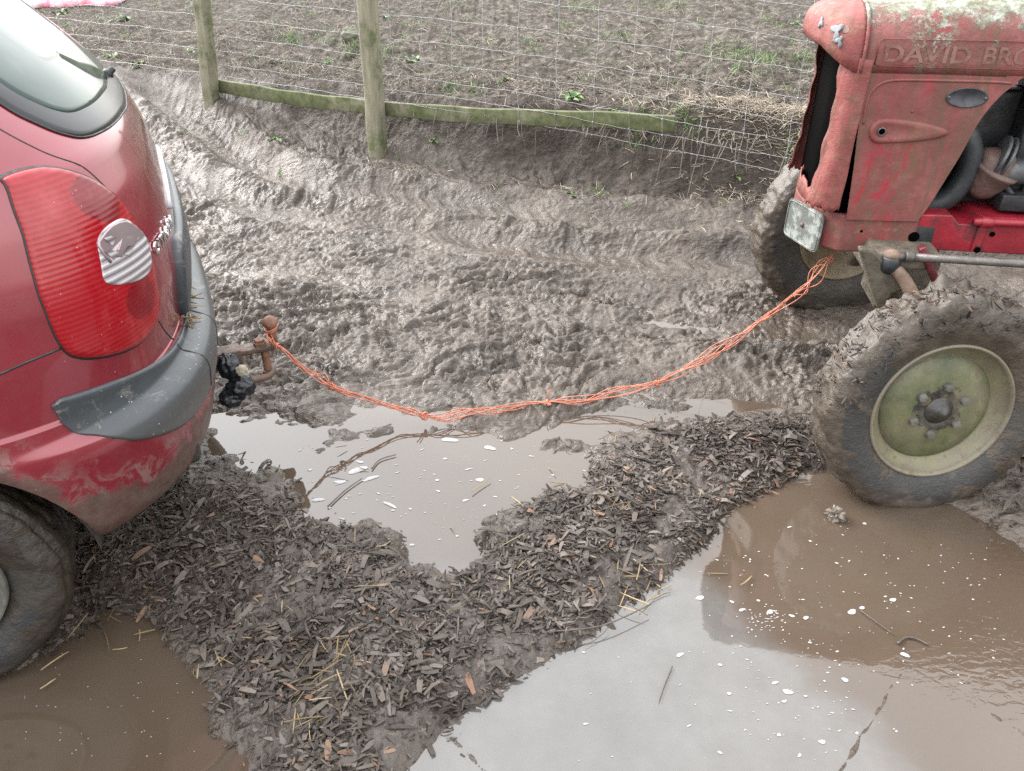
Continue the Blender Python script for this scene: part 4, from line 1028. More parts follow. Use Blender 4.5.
# ------------------------------------------------------------------ TRACTOR  (local: +X forwards, +Y its camera side, Z up)
TRZ = math.radians(171.5)
tr = tag(empty('tractor', (1.36, 2.52, 0), TRZ), 'old faded red vintage tractor with lichen on its bonnet and mud caked wheels', 'tractor')
def faded_red(name, lich=0.0, rust=.3, sat=0.0, green=0.3, fresh=.25, z0=1.22, z1=1.33):
    t = NT(name); pos = t.sep(t.co.outputs['Object'])
    a = t.noise(11, 8, .72); col = t.ramp(a, [(.28, (.115+sat, .030, .028, 1)), (.5, (.17+sat, .050, .046, 1)), (.72, (.235+sat, .088, .080, 1))])
    fr = t.mrange(t.noise(8.5, 6, .75, dist=.6, scale3=(1.2, 1.2, .6)), .53, .68, 0, fresh*2.2); col = t.mix(fr, col, (.26, .020, .032, 1))
    st = t.mrange(t.noise(9, 7, .75, scale3=(2.2, 2.2, .3)), .46, .64, 0, .65); col = t.mix(st, col, (.085, .058, .038, 1))
    ru = t.mrange(t.noise(17, 8, .78), .64-rust*.25, .72-rust*.2, 0, .85); col = t.mix(ru, col, t.ramp(t.noise(40, 5), [(.3, (.075, .034, .020)), (.7, (.22, .125, .085))]))
    g = t.mrange(t.noise(4.3, 7, .75, scale3=(1.3, 1.3, .4)), .56, .72, 0, green); col = t.mix(g, col, (.085, .085, .040, 1))
    rough = .62
    if lich:
        top = t.mrange(t.math('ADD', pos[2], t.math('MULTIPLY', t.math('SUBTRACT', t.noise(13, 8, .8), .5), .30)), z0+.075, z1+.01)
        # heavy streak down the bonnet near its front
        sx = t.math('ABSOLUTE', t.math('SUBTRACT', t.math('ADD', pos[0], t.math('MULTIPLY', t.math('SUBTRACT', t.noise(9, 4), .5), .1)), .155))
        strk = t.mrange(sx, .085, .01); fz = t.mrange(pos[2], 1.16, 1.32, .25, 1.0)
        dots = t.mrange(t.noise(55, 5, .8), .47, .54); dens = t.math('MAXIMUM', t.math('MULTIPLY', top, .95), t.math('MULTIPLY', t.math('MULTIPLY', strk, fz), dots))
        v = t.voro(26); ring = t.mrange(v, .30, .22); gate = t.mrange(t.noise(5, 4, .7), .45, .53); zz = t.mrange(pos[2], 1.23, 1.27)
        spots = t.math('MULTIPLY', t.math('MULTIPLY', ring, gate), zz)
        lc = t.ramp(t.noise(32, 6, .75), [(.38, (.075, .085, .045)), (.5, (.17, .18, .135)), (.62, (.31, .325, .29))])
        k = t.math('MAXIMUM', dens, t.math('MULTIPLY', spots, .85)); col = t.mix(t.math('MULTIPLY', k, lich), col, lc)
        t.bump(t.math('ADD', t.math('MULTIPLY', k, 1.2), t.noise(70, 5, .7)), .55, .005)
    else: t.bump(t.noise(55, 6, .7), .35, .004)
    t.P(Base_Color=col, Roughness=rough, Specular_IOR_Level=.35)
    return t.m
M['hood'] = faded_red('faded_red_bonnet', 1.0, .3, 0, .7, .22)
M['panel'] = faded_red('faded_red_panel', 0, .25, .0, .6, .6)
M['nose'] = faded_red('flaking_red_nose', .5, .55, .02, .35, .0, 1.27, 1.40)
M['brk'] = faded_red('mossy_red_bracket', 0, .5, -.02, .8, .35)
def rail_red():
    t = NT('oily_red_casting'); col = t.ramp(t.noise(6, 6, .65), [(.3, (.12, .005, .012)), (.6, (.25, .011, .022)), (.8, (.32, .04, .05))])
    k = t.mrange(t.noise(7, 7, .75), .54, .68, 0, .8); col = t.mix(k, col, (.035, .02, .02, 1))
    t.P(Base_Color=col, Roughness=.42); t.bump(t.noise(50, 5, .7), .3, .004); return t.m
M['railr'] = rail_red()
M['oily'] = simple('oily_engine', (.004, .004, .005), (.020, .020, .023), 12, .55, .6, 40)
M['rubber'] = simple('radiator_hose', (.010, .012, .014), (.028, .032, .036), 10, .5, .3, 70)
M['alu'] = simple('dull_alloy', (.05, .052, .055), (.12, .122, .125), 16, .5, .3, 70, metal=.4)
M['rod'] = simple('grey_steel_rod', (.06, .052, .046), (.14, .125, .115), 22, .5, .35, 80, metal=.3)
M['cast'] = simple('muddy_casting', (.035, .028, .020), (.13, .108, .080), 22, .75, .9, 45)
M['arm'] = simple('muddy_red_arm', (.09, .058, .042), (.21, .14, .10), 18, .7, .5, 60)
M['core'] = NT('dark_radiator').P(Base_Color=(.0012, .001, .001, 1), Roughness=.95, Specular_IOR_Level=.03)
def hood_pt(x, v, zb=1.172, zt=1.348, hw=.23, e=.62):
    """v in [-1,1] across"""
    a = (1-abs(v))*math.pi/2; return (x, math.copysign(hw*math.cos(a)**e if abs(v) > 0 else 0, v) if abs(v) > 1e-9 else 0.0, zb+(zt-zb)*math.sin(a)**e)
vv = [math.copysign(1-(1-abs(q))**1.0, q) for q in np.linspace(-1, 1, 65)]
mb = MB(); xs_ = np.linspace(.333, -1.15, 60); V = []
for x in xs_:
    for v in vv:
        p = hood_pt(x, v, zt=1.348+.045*max(0, .30-x)/.45 if x > -.15 else 1.393); dent = .0035*float(noise3(x*5, p[1]*9, p[2]*9)); V.append((p[0], p[1]*(1+dent), p[2]+dent))
n = len(vv); mb.add(V, [(i*n+k, i*n+k+1, (i+1)*n+k+1, (i+1)*n+k) for i in range(len(xs_)-1) for k in range(n-1)])
hood = mb.build('bonnet', M['hood'], tr, solid=.004)
# nose cap wrapped round the front
mb = MB(); V = []; na, nb_ = 49, 22
for i in range(na):
    ph = math.pi*(i/(na-1)); cx = math.sin(ph)**.75; cy = math.copysign(abs(math.cos(ph))**.62, math.cos(ph))
    zb = 1.168+.065*(min(1, cx*1.1))**1.5
    for j in range(nb_):
        a = (j/(nb_-1))*math.pi/2; s = math.cos(a)**.62 if j < nb_-1 else 0.0
        z = zb+(1.349-.012*cx-zb)*math.sin(a)**.62 if j else zb
        bulge = 1+.035*math.sin(a*2)*cx
        nz = .004*float(noise3(cx*4, cy*4+3, z*12))
        V.append((.336+.118*cx*s*bulge+nz*cx, .232*cy*s, z+nz*.5))
mb.add(V, [(i*nb_+j, i*nb_+j+1, (i+1)*nb_+j+1, (i+1)*nb_+j) for i in range(na-1) for j in range(nb_-1)])
cap = mb.build('nose_cowl', M['nose'], tr, solid=.004)
M['bare'] = simple('flaked_grey_primer', (.10, .11, .12), (.19, .20, .21), 20, .7, .3)
# bare metal flake on the cap corner, following the skin
def cap_pt(ph, a, off=0):
    cx = math.sin(ph)**.75; cy = math.copysign(abs(math.cos(ph))**.62, math.cos(ph)); zb = 1.168+.065*(min(1, cx*1.1))**1.5; s = math.cos(a)**.62
    z = zb+(1.349-.012*cx-zb)*math.sin(a)**.62
    return Vector((.336+(.118*cx*s)*(1+.035*math.sin(a*2)*cx)+off*cx, .232*cy*s+off*cy, z+off*.5))
for (ph0, a0, rp, ra, sd) in ((.62, .33, .12, .16, 1), (.50, .18, .08, .07, 2), (1.15, .35, .06, .12, 4)):
    V = []; n = 22
    for rr in (0.01, .5, .95, 1.0):
        for k in range(n):
            t = 2*math.pi*k/n; w_ = 1+.45*math.sin(3*t+sd)+.25*math.sin(5*t+sd*2)
            V.append(cap_pt(ph0+rp*rr*math.cos(t)*w_, max(.02, a0+ra*rr*math.sin(t)*w_), .0055 if rr < .99 else .001))
    MB().add(V, [(i*n+k, i*n+(k+1) % n, (i+1)*n+(k+1) % n, (i+1)*n+k) for i in range(3) for k in range(n)]).build('bare_patch', M['bare'], cap)
# welt strip between cap and bonnet
mb = MB(); mb.tube([Vector(hood_pt(.334, v, hw=.2335, zt=1.3505))-Vector((0, 0, 0)) for v in vv], .005, 8)
mb.build('seam_welt', M['hood'], tr)
# pillars either side of the grille opening: curved sheet with torn lower edge
for sg in (1, -1):
    pl = [(.306, .231), (.335, .229), (.352, .222), (.366, .208), (.374, .195), (.378, .184)]
    P_ = np.array(spline(pl, 5)); n = len(P_); V = []; rows_ = 26
    for j in range(rows_):
        b = j/(rows_-1)
        for i in range(n):
            a = i/(n-1)
            zt = 1.205+.02*a
            zb = .760+.02*a+.006*math.sin(a*17+sg)+.005*math.sin(a*41)
            z = zb+(zt-zb)*b
            x, y = P_[i]; 
            if a > .8: x += .004*math.sin(z*22)+.003*math.sin(z*61); 
            x += .012*(z-1.0)*-1*a*.2
            x -= .025*(1-b)**3*(1-a)*0
            nz = .004*float(noise3(x*20, y*20, z*14+sg))
            # foot kicked outwards
            V.append((x+nz+.11*max(0, .25-b)*a, sg*(y+nz), z))
    MB().add(V, [(j*n+i, j*n+i+1, (j+1)*n+i+1, (j+1)*n+i) for j in range(rows_-1) for i in range(n-1)]).build('nose_pillar', M['nose'], tr, solid=.004)
MB().box((.345, 0, .99), (.02, .37, .46)).build('radiator', M['core'], tr)
MB().box((.30, 0, .96), (.05, .40, .42)).box((.25, 0, .78), (.14, .38, .03)).build('radiator_shroud', M['core'], tr)
# lower torn valance of the nose with bare metal
mb = MB(); V = []; n = 20
for k in range(n):
    a = -1+2*k/(n-1); y = a*.15; x = .385-.03*a*a
    zt = .800+.010*math.sin(a*9)+.006*math.sin(a*23); V += [(x, y, .752), (x-.006, y, (zt+.752)/2), (x-.004, y, zt)]
mb.add(V, [(k*3+e, k*3+e+1, k*3+4+e, k*3+3+e) for k in range(n-1) for e in (0, 1)])
mb.build('torn_valance', M['nose'], tr, solid=.005)
# side panels
cut = [(-.112, 1.164), (-.075, 1.138), (-.045, 1.095), (-.022, 1.040), (-.003, .955), (.020, .875), (.042, .800), (.064, .742)]
panel = spline(cut, 6)+[np.array(q) for q in ((.20, .738), (.276, .737), (.290, .90), (.308, 1.05), (.322, 1.166))]
panel = [(q[0], q[1]+(.010 if q[1] > 1.15 else 0)) for q in panel]
def side_panel(sg):
    mbp = MB().prism(panel, lambda u, v: (u, sg*.2245, v), lambda u, v: (u, sg*.2295, v))
    o = mbp.build('side_panel', M['panel'], tr, smooth=False, bevel=.0015)
    cr = [(.292, 1.03), (.297, 1.08), (.292, 1.115), (.277, 1.138), (.250, 1.151), (.20, 1.155), (.087, 1.156), (-.03, 1.156), (-.075, 1.154)]
    MB().tube([(x, sg*.2280, z) for x, z in spline(cr, 5)], .0045, 8).build('pressed_bead', M['panel'], o)
    # teardrop pressing with its fastener hole
    c = (.236, 1.012); tip = (.048, 1.013); O = []
    for k in range(40):
        t = 2*math.pi*k/40; dx_ = math.cos(t); dz_ = math.sin(t)
        if dx_ >= 0: O.append((c[0]+.036*dx_, c[1]+.036*dz_))
        else: 
            a = -dx_; O.append((c[0]-(c[0]-tip[0])*a**1.0, c[1]+dz_*.036*(1-.18*a)+.001))
    V = []; n = len(O)
    for rr, h in ((1.0, .0), (.97, .006), (.86, .0105), (.62, .009), (.30, .006)):
        for q in O: V.append((c[0]+(q[0]-c[0])*rr, sg*(.2290+h), c[1]+(q[1]-c[1])*rr))
    mbp = MB().add(V, [(i*n+k, i*n+(k+1) % n, (i+1)*n+(k+1) % n, (i+1)*n+k) for i in range(4) for k in range(n)]+[tuple(4*n+k for k in range(n))])
    hd = mbp.build('panel_handle', M['panel'], o)
    MB().lathe([(.0125, .0), (.0125, .004), (.0095, .0055), (.0085, .002)], (c[0]+.002, sg*.236, c[1]), (0, sg, 0), 20).build('fastener_ring', M['rod'], hd)
    MB().lathe([(.0092, .0), (.009, .003)], (c[0]+.002, sg*.2362, c[1]), (0, sg, 0), 16).build('fastener_hole', M['core'], hd)
    # oval plate with rivets
    V = []; n = 36
    for rr, h in ((1.0, 0), (.99, .003), (.90, .0042), (.88, .003)):
        for k in range(n): t = 2*math.pi*k/n; V.append((.029+.0575*rr*math.cos(t), sg*(.2296+h), 1.1125+.0275*rr*math.sin(t)))
    bd = MB().add(V, [(i*n+k, i*n+(k+1) % n, (i+1)*n+(k+1) % n, (i+1)*n+k) for i in range(3) for k in range(n)]+[tuple(3*n+k for k in range(n))]).build('oval_plate', simple('dark_oval_plate', (.018, .018, .022), (.045, .045, .052), 30, .6, .4, 120), o)
    for dxx in (-.049, .049): MB().lathe([(.0042, 0), (.004, .002), (.001, .003)], (.029+dxx, sg*.233, 1.1125), (0, sg, 0), 10).build('rivet', M['alu'], bd)
    MB().lathe([(.0035, 0), (.0035, .002), (.001, .003)], (.166, sg*.2296, 1.07), (0, sg, 0), 8).build('rivet', M['railr'], o)
side_panel(1); side_panel(-1)
# raised lettering, paint worn to a pale pink
M['letter'] = faded_red('worn_lettering', 0, .3, .12, .2, 0)
t = NT('worn_pale_lettering'); t.P(Base_Color=t.mix(t.mrange(t.noise(24, 6, .8), .40, .60), (.125, .052, .044, 1), (.20, .105, .088, 1)), Roughness=.7); M['letter'] = t.m
for sg in (1, -1):
    for word, x0, wd in (('DAVID', .285, .235), ('BROWN', .022, .257)):
        V, F = text_mesh(word, .062, .0004, .0012); w_ = max(v[0] for v in V); k = wd/w_
        if sg > 0: W_ = [(x0-v[0]*k, .2300+v[2]*1.0+.0006, 1.203+v[1]) for v in V]
        else: W_ = [(x0-wd+.0+v[0]*k if False else (-.235 if word == 'DAVID' else .028)+v[0]*k, -.2300-v[2]-.0006, 1.203+v[1]) for v in V]
        MB().add(W_, F).build('bonnet_lettering', M['letter'], tr, smooth=False)
    mb = MB()
    fr_ = [(.300, 1.195), (.300, 1.257), (.290, 1.262), (-.26, 1.262), (-.26, 1.190), (.290, 1.190)]
    mb.tube([(x, sg*.2300, z) for x, z in fr_], .0014, 6, closed=True); mb.build('lettering_frame', M['hood'], tr)
# front bracket (bolster) with bowed front
def bow(k=1.0, n=25):
    out = []
    for i in range(n):
        a = -1+2*i/(n-1); y = a*.222; x = .388-.11*abs(a)**2.6; out.append((x, y))
    return [(.055, -.222)]+out+[(.055, .222)]
bp = bow()
mb = MB().prism(bp, lambda u, v: (u, v, .628-.02*max(0, u-.3)), lambda u, v: (u, v, .748))
brk = mb.build('front_bracket', M['brk'], tr, smooth=False, bevel=.006)
MB().lathe([(.0165, 0), (.0165, .003), (.0135, .004)], (.055+.005+.0, .221, .690), (0, 1, 0), 20).build('bracket_hole', M['core'], brk)
MB().box((.035, .2125, .686), (.075, .012, .085)).build('oily_pad', M['oily'], brk, bevel=.012)
MB().lathe([(.0045, 0), (.004, .003)], (.22, .2215, .700), (0, 1, 0), 10).build('bracket_bolt', M['core'], brk)
# old pale number plate bolted on the front, towards the camera side
def pplate():
    t = NT('worn_white_plate'); col = t.mix(t.mrange(t.noise(20, 6, .75), .44, .60), (.08, .088, .078, 1), (.21, .228, .215, 1))
    col = t.mix(t.mrange(t.noise(60, 4, .7), .60, .68), col, (.12, .09, .05, 1)); t.P(Base_Color=col, Roughness=.55); return t.m
M['plate'] = pplate()
a_, b_ = Vector((.318, .192, 0)), Vector((.395, .012, 0)); dv = (b_-a_); L_ = dv.length; dv.normalize(); nv_ = Vector((dv.y, -dv.x, 0)); nv_ = nv_ if nv_.x > 0 else -nv_
R_ = Matrix((( -dv.x, nv_.x, 0), (-dv.y, nv_.y, 0), (0, 0, 1)))
mid = (a_+b_)/2+nv_*.020
V = []; n = 48
for yy in (.003, -.003):
    for k in range(n):
        t_ = 2*math.pi*k/n; cx_ = abs(math.cos(t_))**.22*math.copysign(1, math.cos(t_)); cz_ = abs(math.sin(t_))**.22*math.copysign(1, math.sin(t_))
        p = mid-dv*(cx_*L_/2)*-1+nv_*yy; V.append((p.x, p.y, .672+cz_*.066))
np_ = MB().add(V, [tuple(range(n)), tuple(n+k for k in range(n))[::-1]]+[(k, (k+1) % n, n+(k+1) % n, n+k) for k in range(n)]).build('front_plate', M['plate'], tr, smooth=False)
V2 = []
fr = []
for k in range(n):
    t_ = 2*math.pi*k/n; cx_ = abs(math.cos(t_))**.22*math.copysign(1, math.cos(t_)); cz_ = abs(math.sin(t_))**.22*math.copysign(1, math.sin(t_))
    p = mid+dv*(cx_*L_/2*.94)+nv_*.004; fr.append((p.x, p.y, .672+cz_*.060))
MB().tube(fr, .002, 5, closed=True).build('plate_rim', M['plate'], np_)
MB().lathe([(.009, 0), (.008, .004), (.002, .006)], tuple(mid+nv_*.003+Vector((0, 0, .672))), tuple(nv_), 8).build('plate_bolt', M['rustd'], np_)
# chassis rail and gearbox
def sprism(name, poly, y0, y1, m, parent=tr, **kw):
    return MB().prism(poly, lambda u, v: (u, y0, v), lambda u, v: (u, y1, v)).build(name, m, parent, smooth=False, **kw)
rail = sprism('chassis_rail', [(.056, .648), (.056, .762), (-.035, .764), (-.062, .738), (-.105, .738), (-.12, .764), (-1.9, .764), (-1.9, .648)], -.218, .218, M['railr'], bevel=.004)
sprism('rail_flange', [(-.118, .652), (-.118, .760), (-.145, .760), (-.145, .652)], .2185, .226, M['railr'], rail, bevel=.003)
sprism('rail_plate', [(-.145, .652), (-.145, .752), (-.62, .752), (-.62, .652)], .2185, .222, M['railr'], rail, bevel=.003)
for x, z, r in ((-.165, .712, .008), (-.135, .660, .010), (-.30, .70, .009), (-.45, .70, .009)): MB().lathe([(r, 0), (r, .003), (r*.8, .004)], (x, .2255 if x > -.15 else .222, z), (0, 1, 0), 12).build('bolt_hole', M['core'], rail)
MB().tube([(-.098, .228, .750), (-.13, .228, .752), (-.7, .228, .756)], .0125, 12).lathe([(.017, 0), (.017, .035), (.013, .036)], (-.118, .228, .751), (-1, 0, 0), 14).build('oil_pipe', M['railr'], tr)
# engine bay
MB().box((-.62, 0, .93), (.84, .24, .34)).box((.02, -.06, .83), (.36, .28, .14)).box((-.62, 0, 1.12), (.78, .20, .10)).box((.08, 0, .96), (.16, .30, .36)).box((-.1, -.02, .95), (.35, .1, .3)).box((-1.35, 0, .72), (1.2, .36, .34)).build('engine', M['oily'], tr, bevel=.012)
mb = MB()
for k in range(8): mb.box((-.27-.09*k, .125, .90+.015*(k % 2)), (.05, .03, .22))
for k in range(6): mb.lathe([(.012, 0), (.012, .02), (.008, .021)], (-.26-.11*k, .12, 1.03), (0, 1, 0), 6)
mb.tube(spline([(-.20, .13, 1.08), (-.4, .15, 1.10), (-.7, .15, 1.09), (-.9, .14, 1.02)], 6), .012, 10)
mb.build('engine_ribs', M['oily'], tr, bevel=.004)
MB().tube(spline([(-.06, .02, 1.07), (-.035, .07, 1.03), (-.047, .115, .985), (-.070, .125, .93), (-.073, .125, .865), (-.050, .125, .80), (-.005, .122, .765), (.05, .11, .77), (.11, .09, .80)], 7), .034, 20).build('radiator_hose', M['rubber'], tr)
MB().lathe([(.030, 0), (.050, .02), (.060, .05), (.066, .085), (.072, .092), (.072, .10)], (-.125, .10, .80), (-.35, .25, .95), 28).lathe([(.052, -.02), (.060, .0), (.062, .05), (.055, .07)], (-.125, .105, .885), (-1, 0, 0), 28).build('pump_housing', simple('rusty_housing', (.06, .035, .03), (.16, .10, .085), 14, .6, .5, 60), tr)
MB().lathe([(.060, 0), (.064, .002), (.064, .010), (.058, .012)], (-.150, .118, .925), (-1, .15, -.25), 30).lathe([(.060, 0), (.064, .002), (.064, .008), (.058, .010)], (-.170, .118, .920), (-1, .15, -.25), 30).build('clamp_ring', M['alu'], tr)
MB().lathe([(.038, 0), (.040, .01), (.040, .12), (.030, .13), (.030, .35)], (-.175, .125, .882), (-1, 0, .02), 24).build('dynamo', M['alu'], tr, autos=40)
MB().box((-.30, .14, .80), (.25, .10, .05)).tube(spline([(-.19, .15, .84), (-.24, .17, .80), (-.34, .17, .79), (-.5, .16, .82)], 6), .010, 8).build('engine_pipes', M['oily'], tr, bevel=.008)
# steering and axle
MB().tube([(0, -.50, .40), (0, .50, .40)], .042, 16).box((0, 0, .50), (.16, .20, .24)).build('front_axle', M['cast'], tr, bevel=.006)
sprism('pivot_casting', [(.254, .690), (.212, .692), (.165, .650), (.120, .640), (.088, .615), (.095, .56), (.120, .548), (.135, .498), (.152, .492), (.190, .560)], .315, .355, M['cast'], bevel=.013)
sprism('casting_rib', [(.18, .60), (.13, .60), (.10, .55), (.06, .47), (.10, .45), (.14, .50)], .30, .33, M['cast'], bevel=.006)
MB().box((.1, .16, .65), (.20, .36, .05)).build('axle_bracket', M['cast'], tr, bevel=.01)
MB().tube(spline([(.150, .345, .632), (.125, .36, .625), (.090, .375, .585), (.055, .40, .525), (.03, .44, .46)], 6), [.017, .017, .017, .018, .018, .018, .019, .019, .019, .020, .020, .020, .021, .021, .021, .022, .022, .022, .022, .023, .023, .023, .023, .023, .023], 12).build('steering_arm', M['arm'], tr)
MB().lathe([(.018, -.012), (.028, 0), (.031, .014), (.027, .034), (.024, .040)], (.152, .345, .630), (0, 0, 1), 22).build('ball_joint_boot', M['rubber'], tr)
MB().lathe([(.024, 0), (.025, .006), (.021, .016), (.010, .022), (.002, .023)], (.152, .345, .668), (0, 0, 1), 20).build('ball_joint_cap', M['arm'], tr)
MB().tube([(.150, .345, .668), (.115, .349, .673)], .012, 10).lathe([(.0155, 0), (.0165, .004), (.0165, .022), (.014, .024)], (.115, .349, .673), (-1, .05, .01), 14).tube([(.10, .35, .673), (-.35, .372, .678), (-1.2, .41, .70)], .0128, 14).build('drag_link', M['rod'], tr)
MB().box((.012, .335, .61), (.022, .03, .22), Matrix.Rotation(.58, 3, 'Y')).build('radius_arm', simple('dark_red_arm', (.03, .006, .006), (.15, .012, .02), 14, .5, .4), tr, bevel=.004)
for sg in (1, -1):
    MB().tube([(0, sg*.46, .40), (0, sg*.53, .345), (0, sg*.60, .33)], .030, 12).tube([(0, sg*.50, .30), (0, sg*.50, .50)], .028, 14).build('stub_axle', M['cast'], tr)
def cam2local(x, y, z): # world -> tractor local
    d = Vector((x-1.36, y-2.52, z)); return Matrix.Rotation(-TRZ, 3, 'Z') @ d
yw = math.radians(4.66)
p = cam2local(1.256, 1.935, .307)
# wheel empties: local -Y must face the outside; near wheel normal in world = (sin yw, -cos yw)
wn, _ = tractor_wheel(tr, p, -TRZ+yw, .342, .165, .2175, M['rim'], 2, lug=.0, top=1.0, camber=math.radians(7)*-1)
p = cam2local(1.450, 3.235, .372)
wf = tractor_wheel(tr, p, -TRZ+yw+math.pi, .385, .175, .2175, M['rimr'], 6, lug=.006, top=.0)[0]
# inner dish of the far wheel faces the camera: brown rim ring on its inner side
MB().lathe([(.2165, .06), (.2120, .071), (.205, .068), (.198, .045), (.180, .03), (.175, .015), (.160, .01), (.02, .0)], (0, 0, 0), (0, 1, 0), 72, cap=False).lathe([(.075, -.02), (.08, .06), (.05, .09), (.03, .10)], (0, 0, 0), (0, 1, 0), 28).build('inner_dish', M['rimr'], wf)
for sg in (1, -1):
    w = empty('wheel'); w.parent = tr; w.location = (-1.87, sg*.72, .60); w.rotation_euler = (0, 0, math.pi if sg > 0 else 0)
    V, Q, mud = tyre_mesh(.63, .30, .36, .012, 5+sg, 220, lug=.03); fast_mesh('tyre', V, Q, M['tt'], w, smooth=True, attrs={'mud': mud})
    MB().lathe([(.37, .10), (.36, .12), (.345, .10), (.33, .04), (.2, .02), (.1, .06), (.02, .06), (.02, -.08), (.33, -.08)], (0, 0, 0), (0, -1, 0), 60, cap=False).build('rim', M['rim'], w)
    MB().tube([(-1.3-.0, sg*.60, .9)]+[(-1.87+.70*math.cos(a), sg*.62, .60+.70*math.sin(a)) for a in np.linspace(.7, 2.6, 12)], .02, 8).build('mudguard_edge', M['hood'], tr)
    V = []; 
    for a in np.linspace(.5, 2.7, 16): V += [(-1.87+.70*math.cos(a), sg*.58, .60+.70*math.sin(a)), (-1.87+.70*math.cos(a), sg*.86, .60+.70*math.sin(a))]
    MB().add(V, [(2*k, 2*k+1, 2*k+3, 2*k+2) for k in range(15)]).build('mudguard', M['hood'], tr, solid=.006)
MB().tube([(-1.0, 0, 1.2), (-1.35, 0, 1.38)], .016, 10).tube([(-1.35+.19*math.cos(t)*.42, .19*math.sin(t), 1.38+.19*math.cos(t)*.9) for t in np.linspace(0, 2*math.pi, 30, endpoint=False)], .012, 8, closed=True).build('steering_wheel', M['rubber'], tr)
MB().box((-1.85, 0, 1.0), (.42, .46, .05)).box((-2.05, 0, 1.10), (.05, .44, .22)).box((-1.85, 0, .88), (.1, .1, .22)).build('seat', M['rubber'], tr, bevel=.02)
# leaf mould and bark stuck to the top of the near tyre
def stuck():
    r = np.random.default_rng(91); n = 300; a = np.radians(r.uniform(60, 175, n)); y = r.uniform(-.075, .05, n)
    R_ = .342+.012+r.uniform(-.004, .012, n)
    sidew = r.random(n) < .35; R_[sidew] = r.uniform(.27, .35, sidew.sum()); y[sidew] = -.086-r.uniform(0, .008, sidew.sum())
    P = np.stack([R_*np.cos(a), y, R_*np.sin(a)], -1)
    V, Q, m = ribbons(P, r.uniform(0, 6.28, n), r.uniform(.008, .034, n), r.uniform(.002, .008, n), r.normal(0, .5, n), r.normal(0, .2, n), 92, T=.0015)
    rn = r.uniform(.0, .4, n); rn[::40] = .98
    o = fast_mesh('stuck_debris', V, Q, M['chip'], wn, attrs={'rnd': np.repeat(rn, m)}); o['kind'] = 'stuff'
stuck()

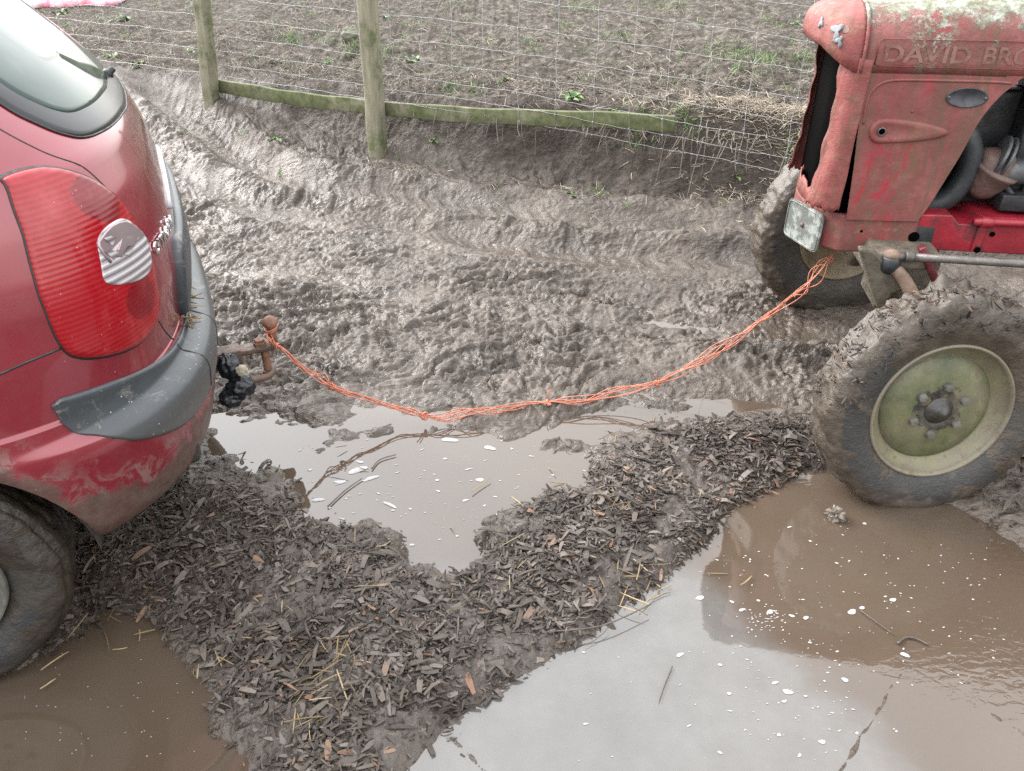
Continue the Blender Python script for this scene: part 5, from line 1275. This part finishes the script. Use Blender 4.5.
# ------------------------------------------------------------------ TOW ROPE of orange twine
def rope():
    t = NT('orange_twine'); t.P(Base_Color=t.ramp(t.noise(40, 4), [(.3, (.32, .085, .042)), (.7, (.45, .165, .10))]), Roughness=.55); t.bump(t.noise(300, 2, .5), .4, .001)
    px = [(265, 332, .362), (272, 343, .345), (283, 350, .31), (300, 366, .25), (318, 378, .20), (340, 391, .15), (365, 399, .11), (395, 408, .065), (430, 417, .035), (465, 415, .035), (500, 410, .035), (545, 404, .036), (590, 399, .045), (640, 388, .075), (672, 378, .11), (700, 362, .17), (735, 340, .25), (760, 322, .32), (785, 305, .40), (806, 286, .47), (822, 268, .53), (833, 256, .575)]
    C = np.array(spline([atz(*p) for p in px], 12)); C[:, 2] = np.maximum(C[:, 2], gz(C[:, 0], C[:, 1]).clip(0)+.006)
    for _k in range(3): C[2:-2, 2] = (C[:-4, 2]+C[1:-3, 2]+C[2:-2, 2]+C[3:-1, 2]+C[4:, 2])/5
    n = len(C); s = np.linspace(0, 1, n); r = np.random.default_rng(5); mb = MB()
    spread = .0065+.016*np.exp(-((s-.93)/.05)**2)+.011*np.exp(-((s-.20)/.05)**2)+.009*np.exp(-((s-.60)/.07)**2)+.012*np.exp(-((s-.42)/.06)**2)+.010*np.exp(-((s-.74)/.03)**2)
    kn = [.075, .225, .375, .645, .53]
    for q in kn: spread *= 1-.75*np.exp(-((s-q)/.012)**2)
    nst = 6
    for k in range(nst):
        ph = 2*math.pi*k/nst
        tw = 2.2*math.pi*np.sin(s*9+k)+s*30
        a = ph+tw; off = spread*(1+.35*np.sin(s*60+k*2))
        P = C.copy(); P[:, 1] += off*np.cos(a)*1.1; P[:, 2] += off*np.sin(a)*.9+.004; P[:, 0] += off*.4*np.sin(a*1.3+k)
        mb.tube(P.tolist(), .0018, 6)
    b = C[0]
    O = mb
    root = empty('tow_rope', tuple(b)); bpy.context.view_layer.update()
    O.V = [tuple(np.array(v)-b) for v in O.V]; O.build('twine_strands', t.m, root)
    for q in kn:
        c = C[int(q*(n-1))]-b; km = MB()
        for j in range(3):
            ax = r.normal(size=3); ax /= np.linalg.norm(ax); e1 = np.cross(ax, [0, 0, 1.0]); e1 /= np.linalg.norm(e1); e2 = np.cross(ax, e1); R = r.uniform(.009, .013)
            km.tube([c+(e1*math.cos(t)+e2*math.sin(t))*R*(1+.2*math.sin(3*t+j))+ax*.003*math.sin(2*t) for t in np.linspace(0, 2*math.pi, 24, endpoint=False)], .0027, 6, closed=True)
        for j in range(2):
            d = r.normal(size=3)*.4+np.array([0, 0, .6]); d /= np.linalg.norm(d); L = r.uniform(.025, .045)
            km.tube(spline([c, c+d*L*.5+r.normal(0, .004, 3), c+d*L+r.normal(0, .008, 3)], 4), .002, 5)
        km.build('knot', t.m, root)
    # loops round the neck of the ball
    lm = MB(); bc = np.array([CO[0]+.12*math.cos(CR), CO[1]+.12*math.sin(CR), .368])-b
    for j in range(3):
        lm.tube([bc+np.array([math.cos(t)*(.017+.002*j), math.sin(t)*(.017+.002*j), -.002+.005*j+.006*math.cos(t)]) for t in np.linspace(0, 2*math.pi, 24, endpoint=False)], .0026, 6, closed=True)
    lm.build('loop', t.m, root)
    # open loose loop near the tractor end and by the puddle
    lm = MB()
    for (q, dy, dz, w) in ((.905, .018, -.012, .03), (.42, .0, .02, .02), (.235, -.01, .012, .03), (.735, .0, .022, .02)):
        i = int(q*(n-1)); j = min(n-1, i+int(w*n)); h = max(0, i-int(w*n)); m_ = C[i]+np.array([0, dy, dz])
        lm.tube([p-b for p in spline([C[h], m_, C[j]], 10)], .0016, 6)
    lm.build('loose_strand', t.m, root)
    tag(root, 'knotted orange baler twine tow rope slung between the car hitch and the tractor', 'tow rope')
rope()
# ------------------------------------------------------------------ CAMERA, LIGHT
cam = bpy.data.cameras.new('camera'); co = bpy.data.objects.new('camera', cam); COL.objects.link(co)
co.location = (0, 0, CAMH); co.rotation_euler = (math.radians(90)-PITCH, 0, 0)
cam.sensor_width = 36; cam.lens = 36*FPX/1024; cam.clip_start = .02; cam.clip_end = 500
scn.camera = co
W = bpy.data.worlds.new('World'); scn.world = W; W.use_nodes = True
nt = W.node_tree; bg = nt.nodes['Background']; sky = nt.nodes.new('ShaderNodeTexSky'); sky.sky_type = 'NISHITA'; sky.sun_disc = False
SE, SR = math.radians(38), math.radians(-62)
sky.sun_elevation = SE; sky.sun_rotation = SR; sky.air_density = 2.0; sky.dust_density = 2.0; sky.ozone_density = 1.0
hs = nt.nodes.new('ShaderNodeHueSaturation'); hs.inputs['Saturation'].default_value = .12
nt.links.new(sky.outputs[0], hs.inputs['Color']); tcw = nt.nodes.new('ShaderNodeTexCoord'); sx = nt.nodes.new('ShaderNodeSeparateXYZ'); nt.links.new(tcw.outputs['Generated'], sx.inputs[0])
mr = nt.nodes.new('ShaderNodeMapRange'); mr.inputs[1].default_value = 0; mr.inputs[2].default_value = 1; mr.inputs[3].default_value = 1.0; mr.inputs[4].default_value = 3.3; nt.links.new(sx.outputs[2], mr.inputs[0])
vm = nt.nodes.new('ShaderNodeVectorMath'); vm.operation = 'SCALE'; nt.links.new(hs.outputs[0], vm.inputs[0]); nt.links.new(mr.outputs[0], vm.inputs['Scale'])
nt.links.new(vm.outputs[0], bg.inputs[0]); bg.inputs[1].default_value = .15
sl = bpy.data.lights.new('sun', 'SUN'); sl.energy = .9; sl.angle = math.radians(24); sl.color = (1, .97, .93)
so = bpy.data.objects.new('sun', sl); COL.objects.link(so)
# sky sun_rotation r puts the sun at azimuth r clockwise from +Y
dx, dy = math.sin(SR)*math.cos(SE), math.cos(SR)*math.cos(SE)
so.rotation_euler = Vector((dx, dy, math.sin(SE))).to_track_quat('Z', 'Y').to_euler(); so.location = (dx*20, dy*20, 15)
scn.view_settings.view_transform = 'Standard'; scn.view_settings.look = 'None'; scn.view_settings.gamma = 1; scn.view_settings.use_curve_mapping = False
scn.view_settings.exposure = 1.4
scn.cycles.max_bounces = 6; scn.cycles.use_denoising = False
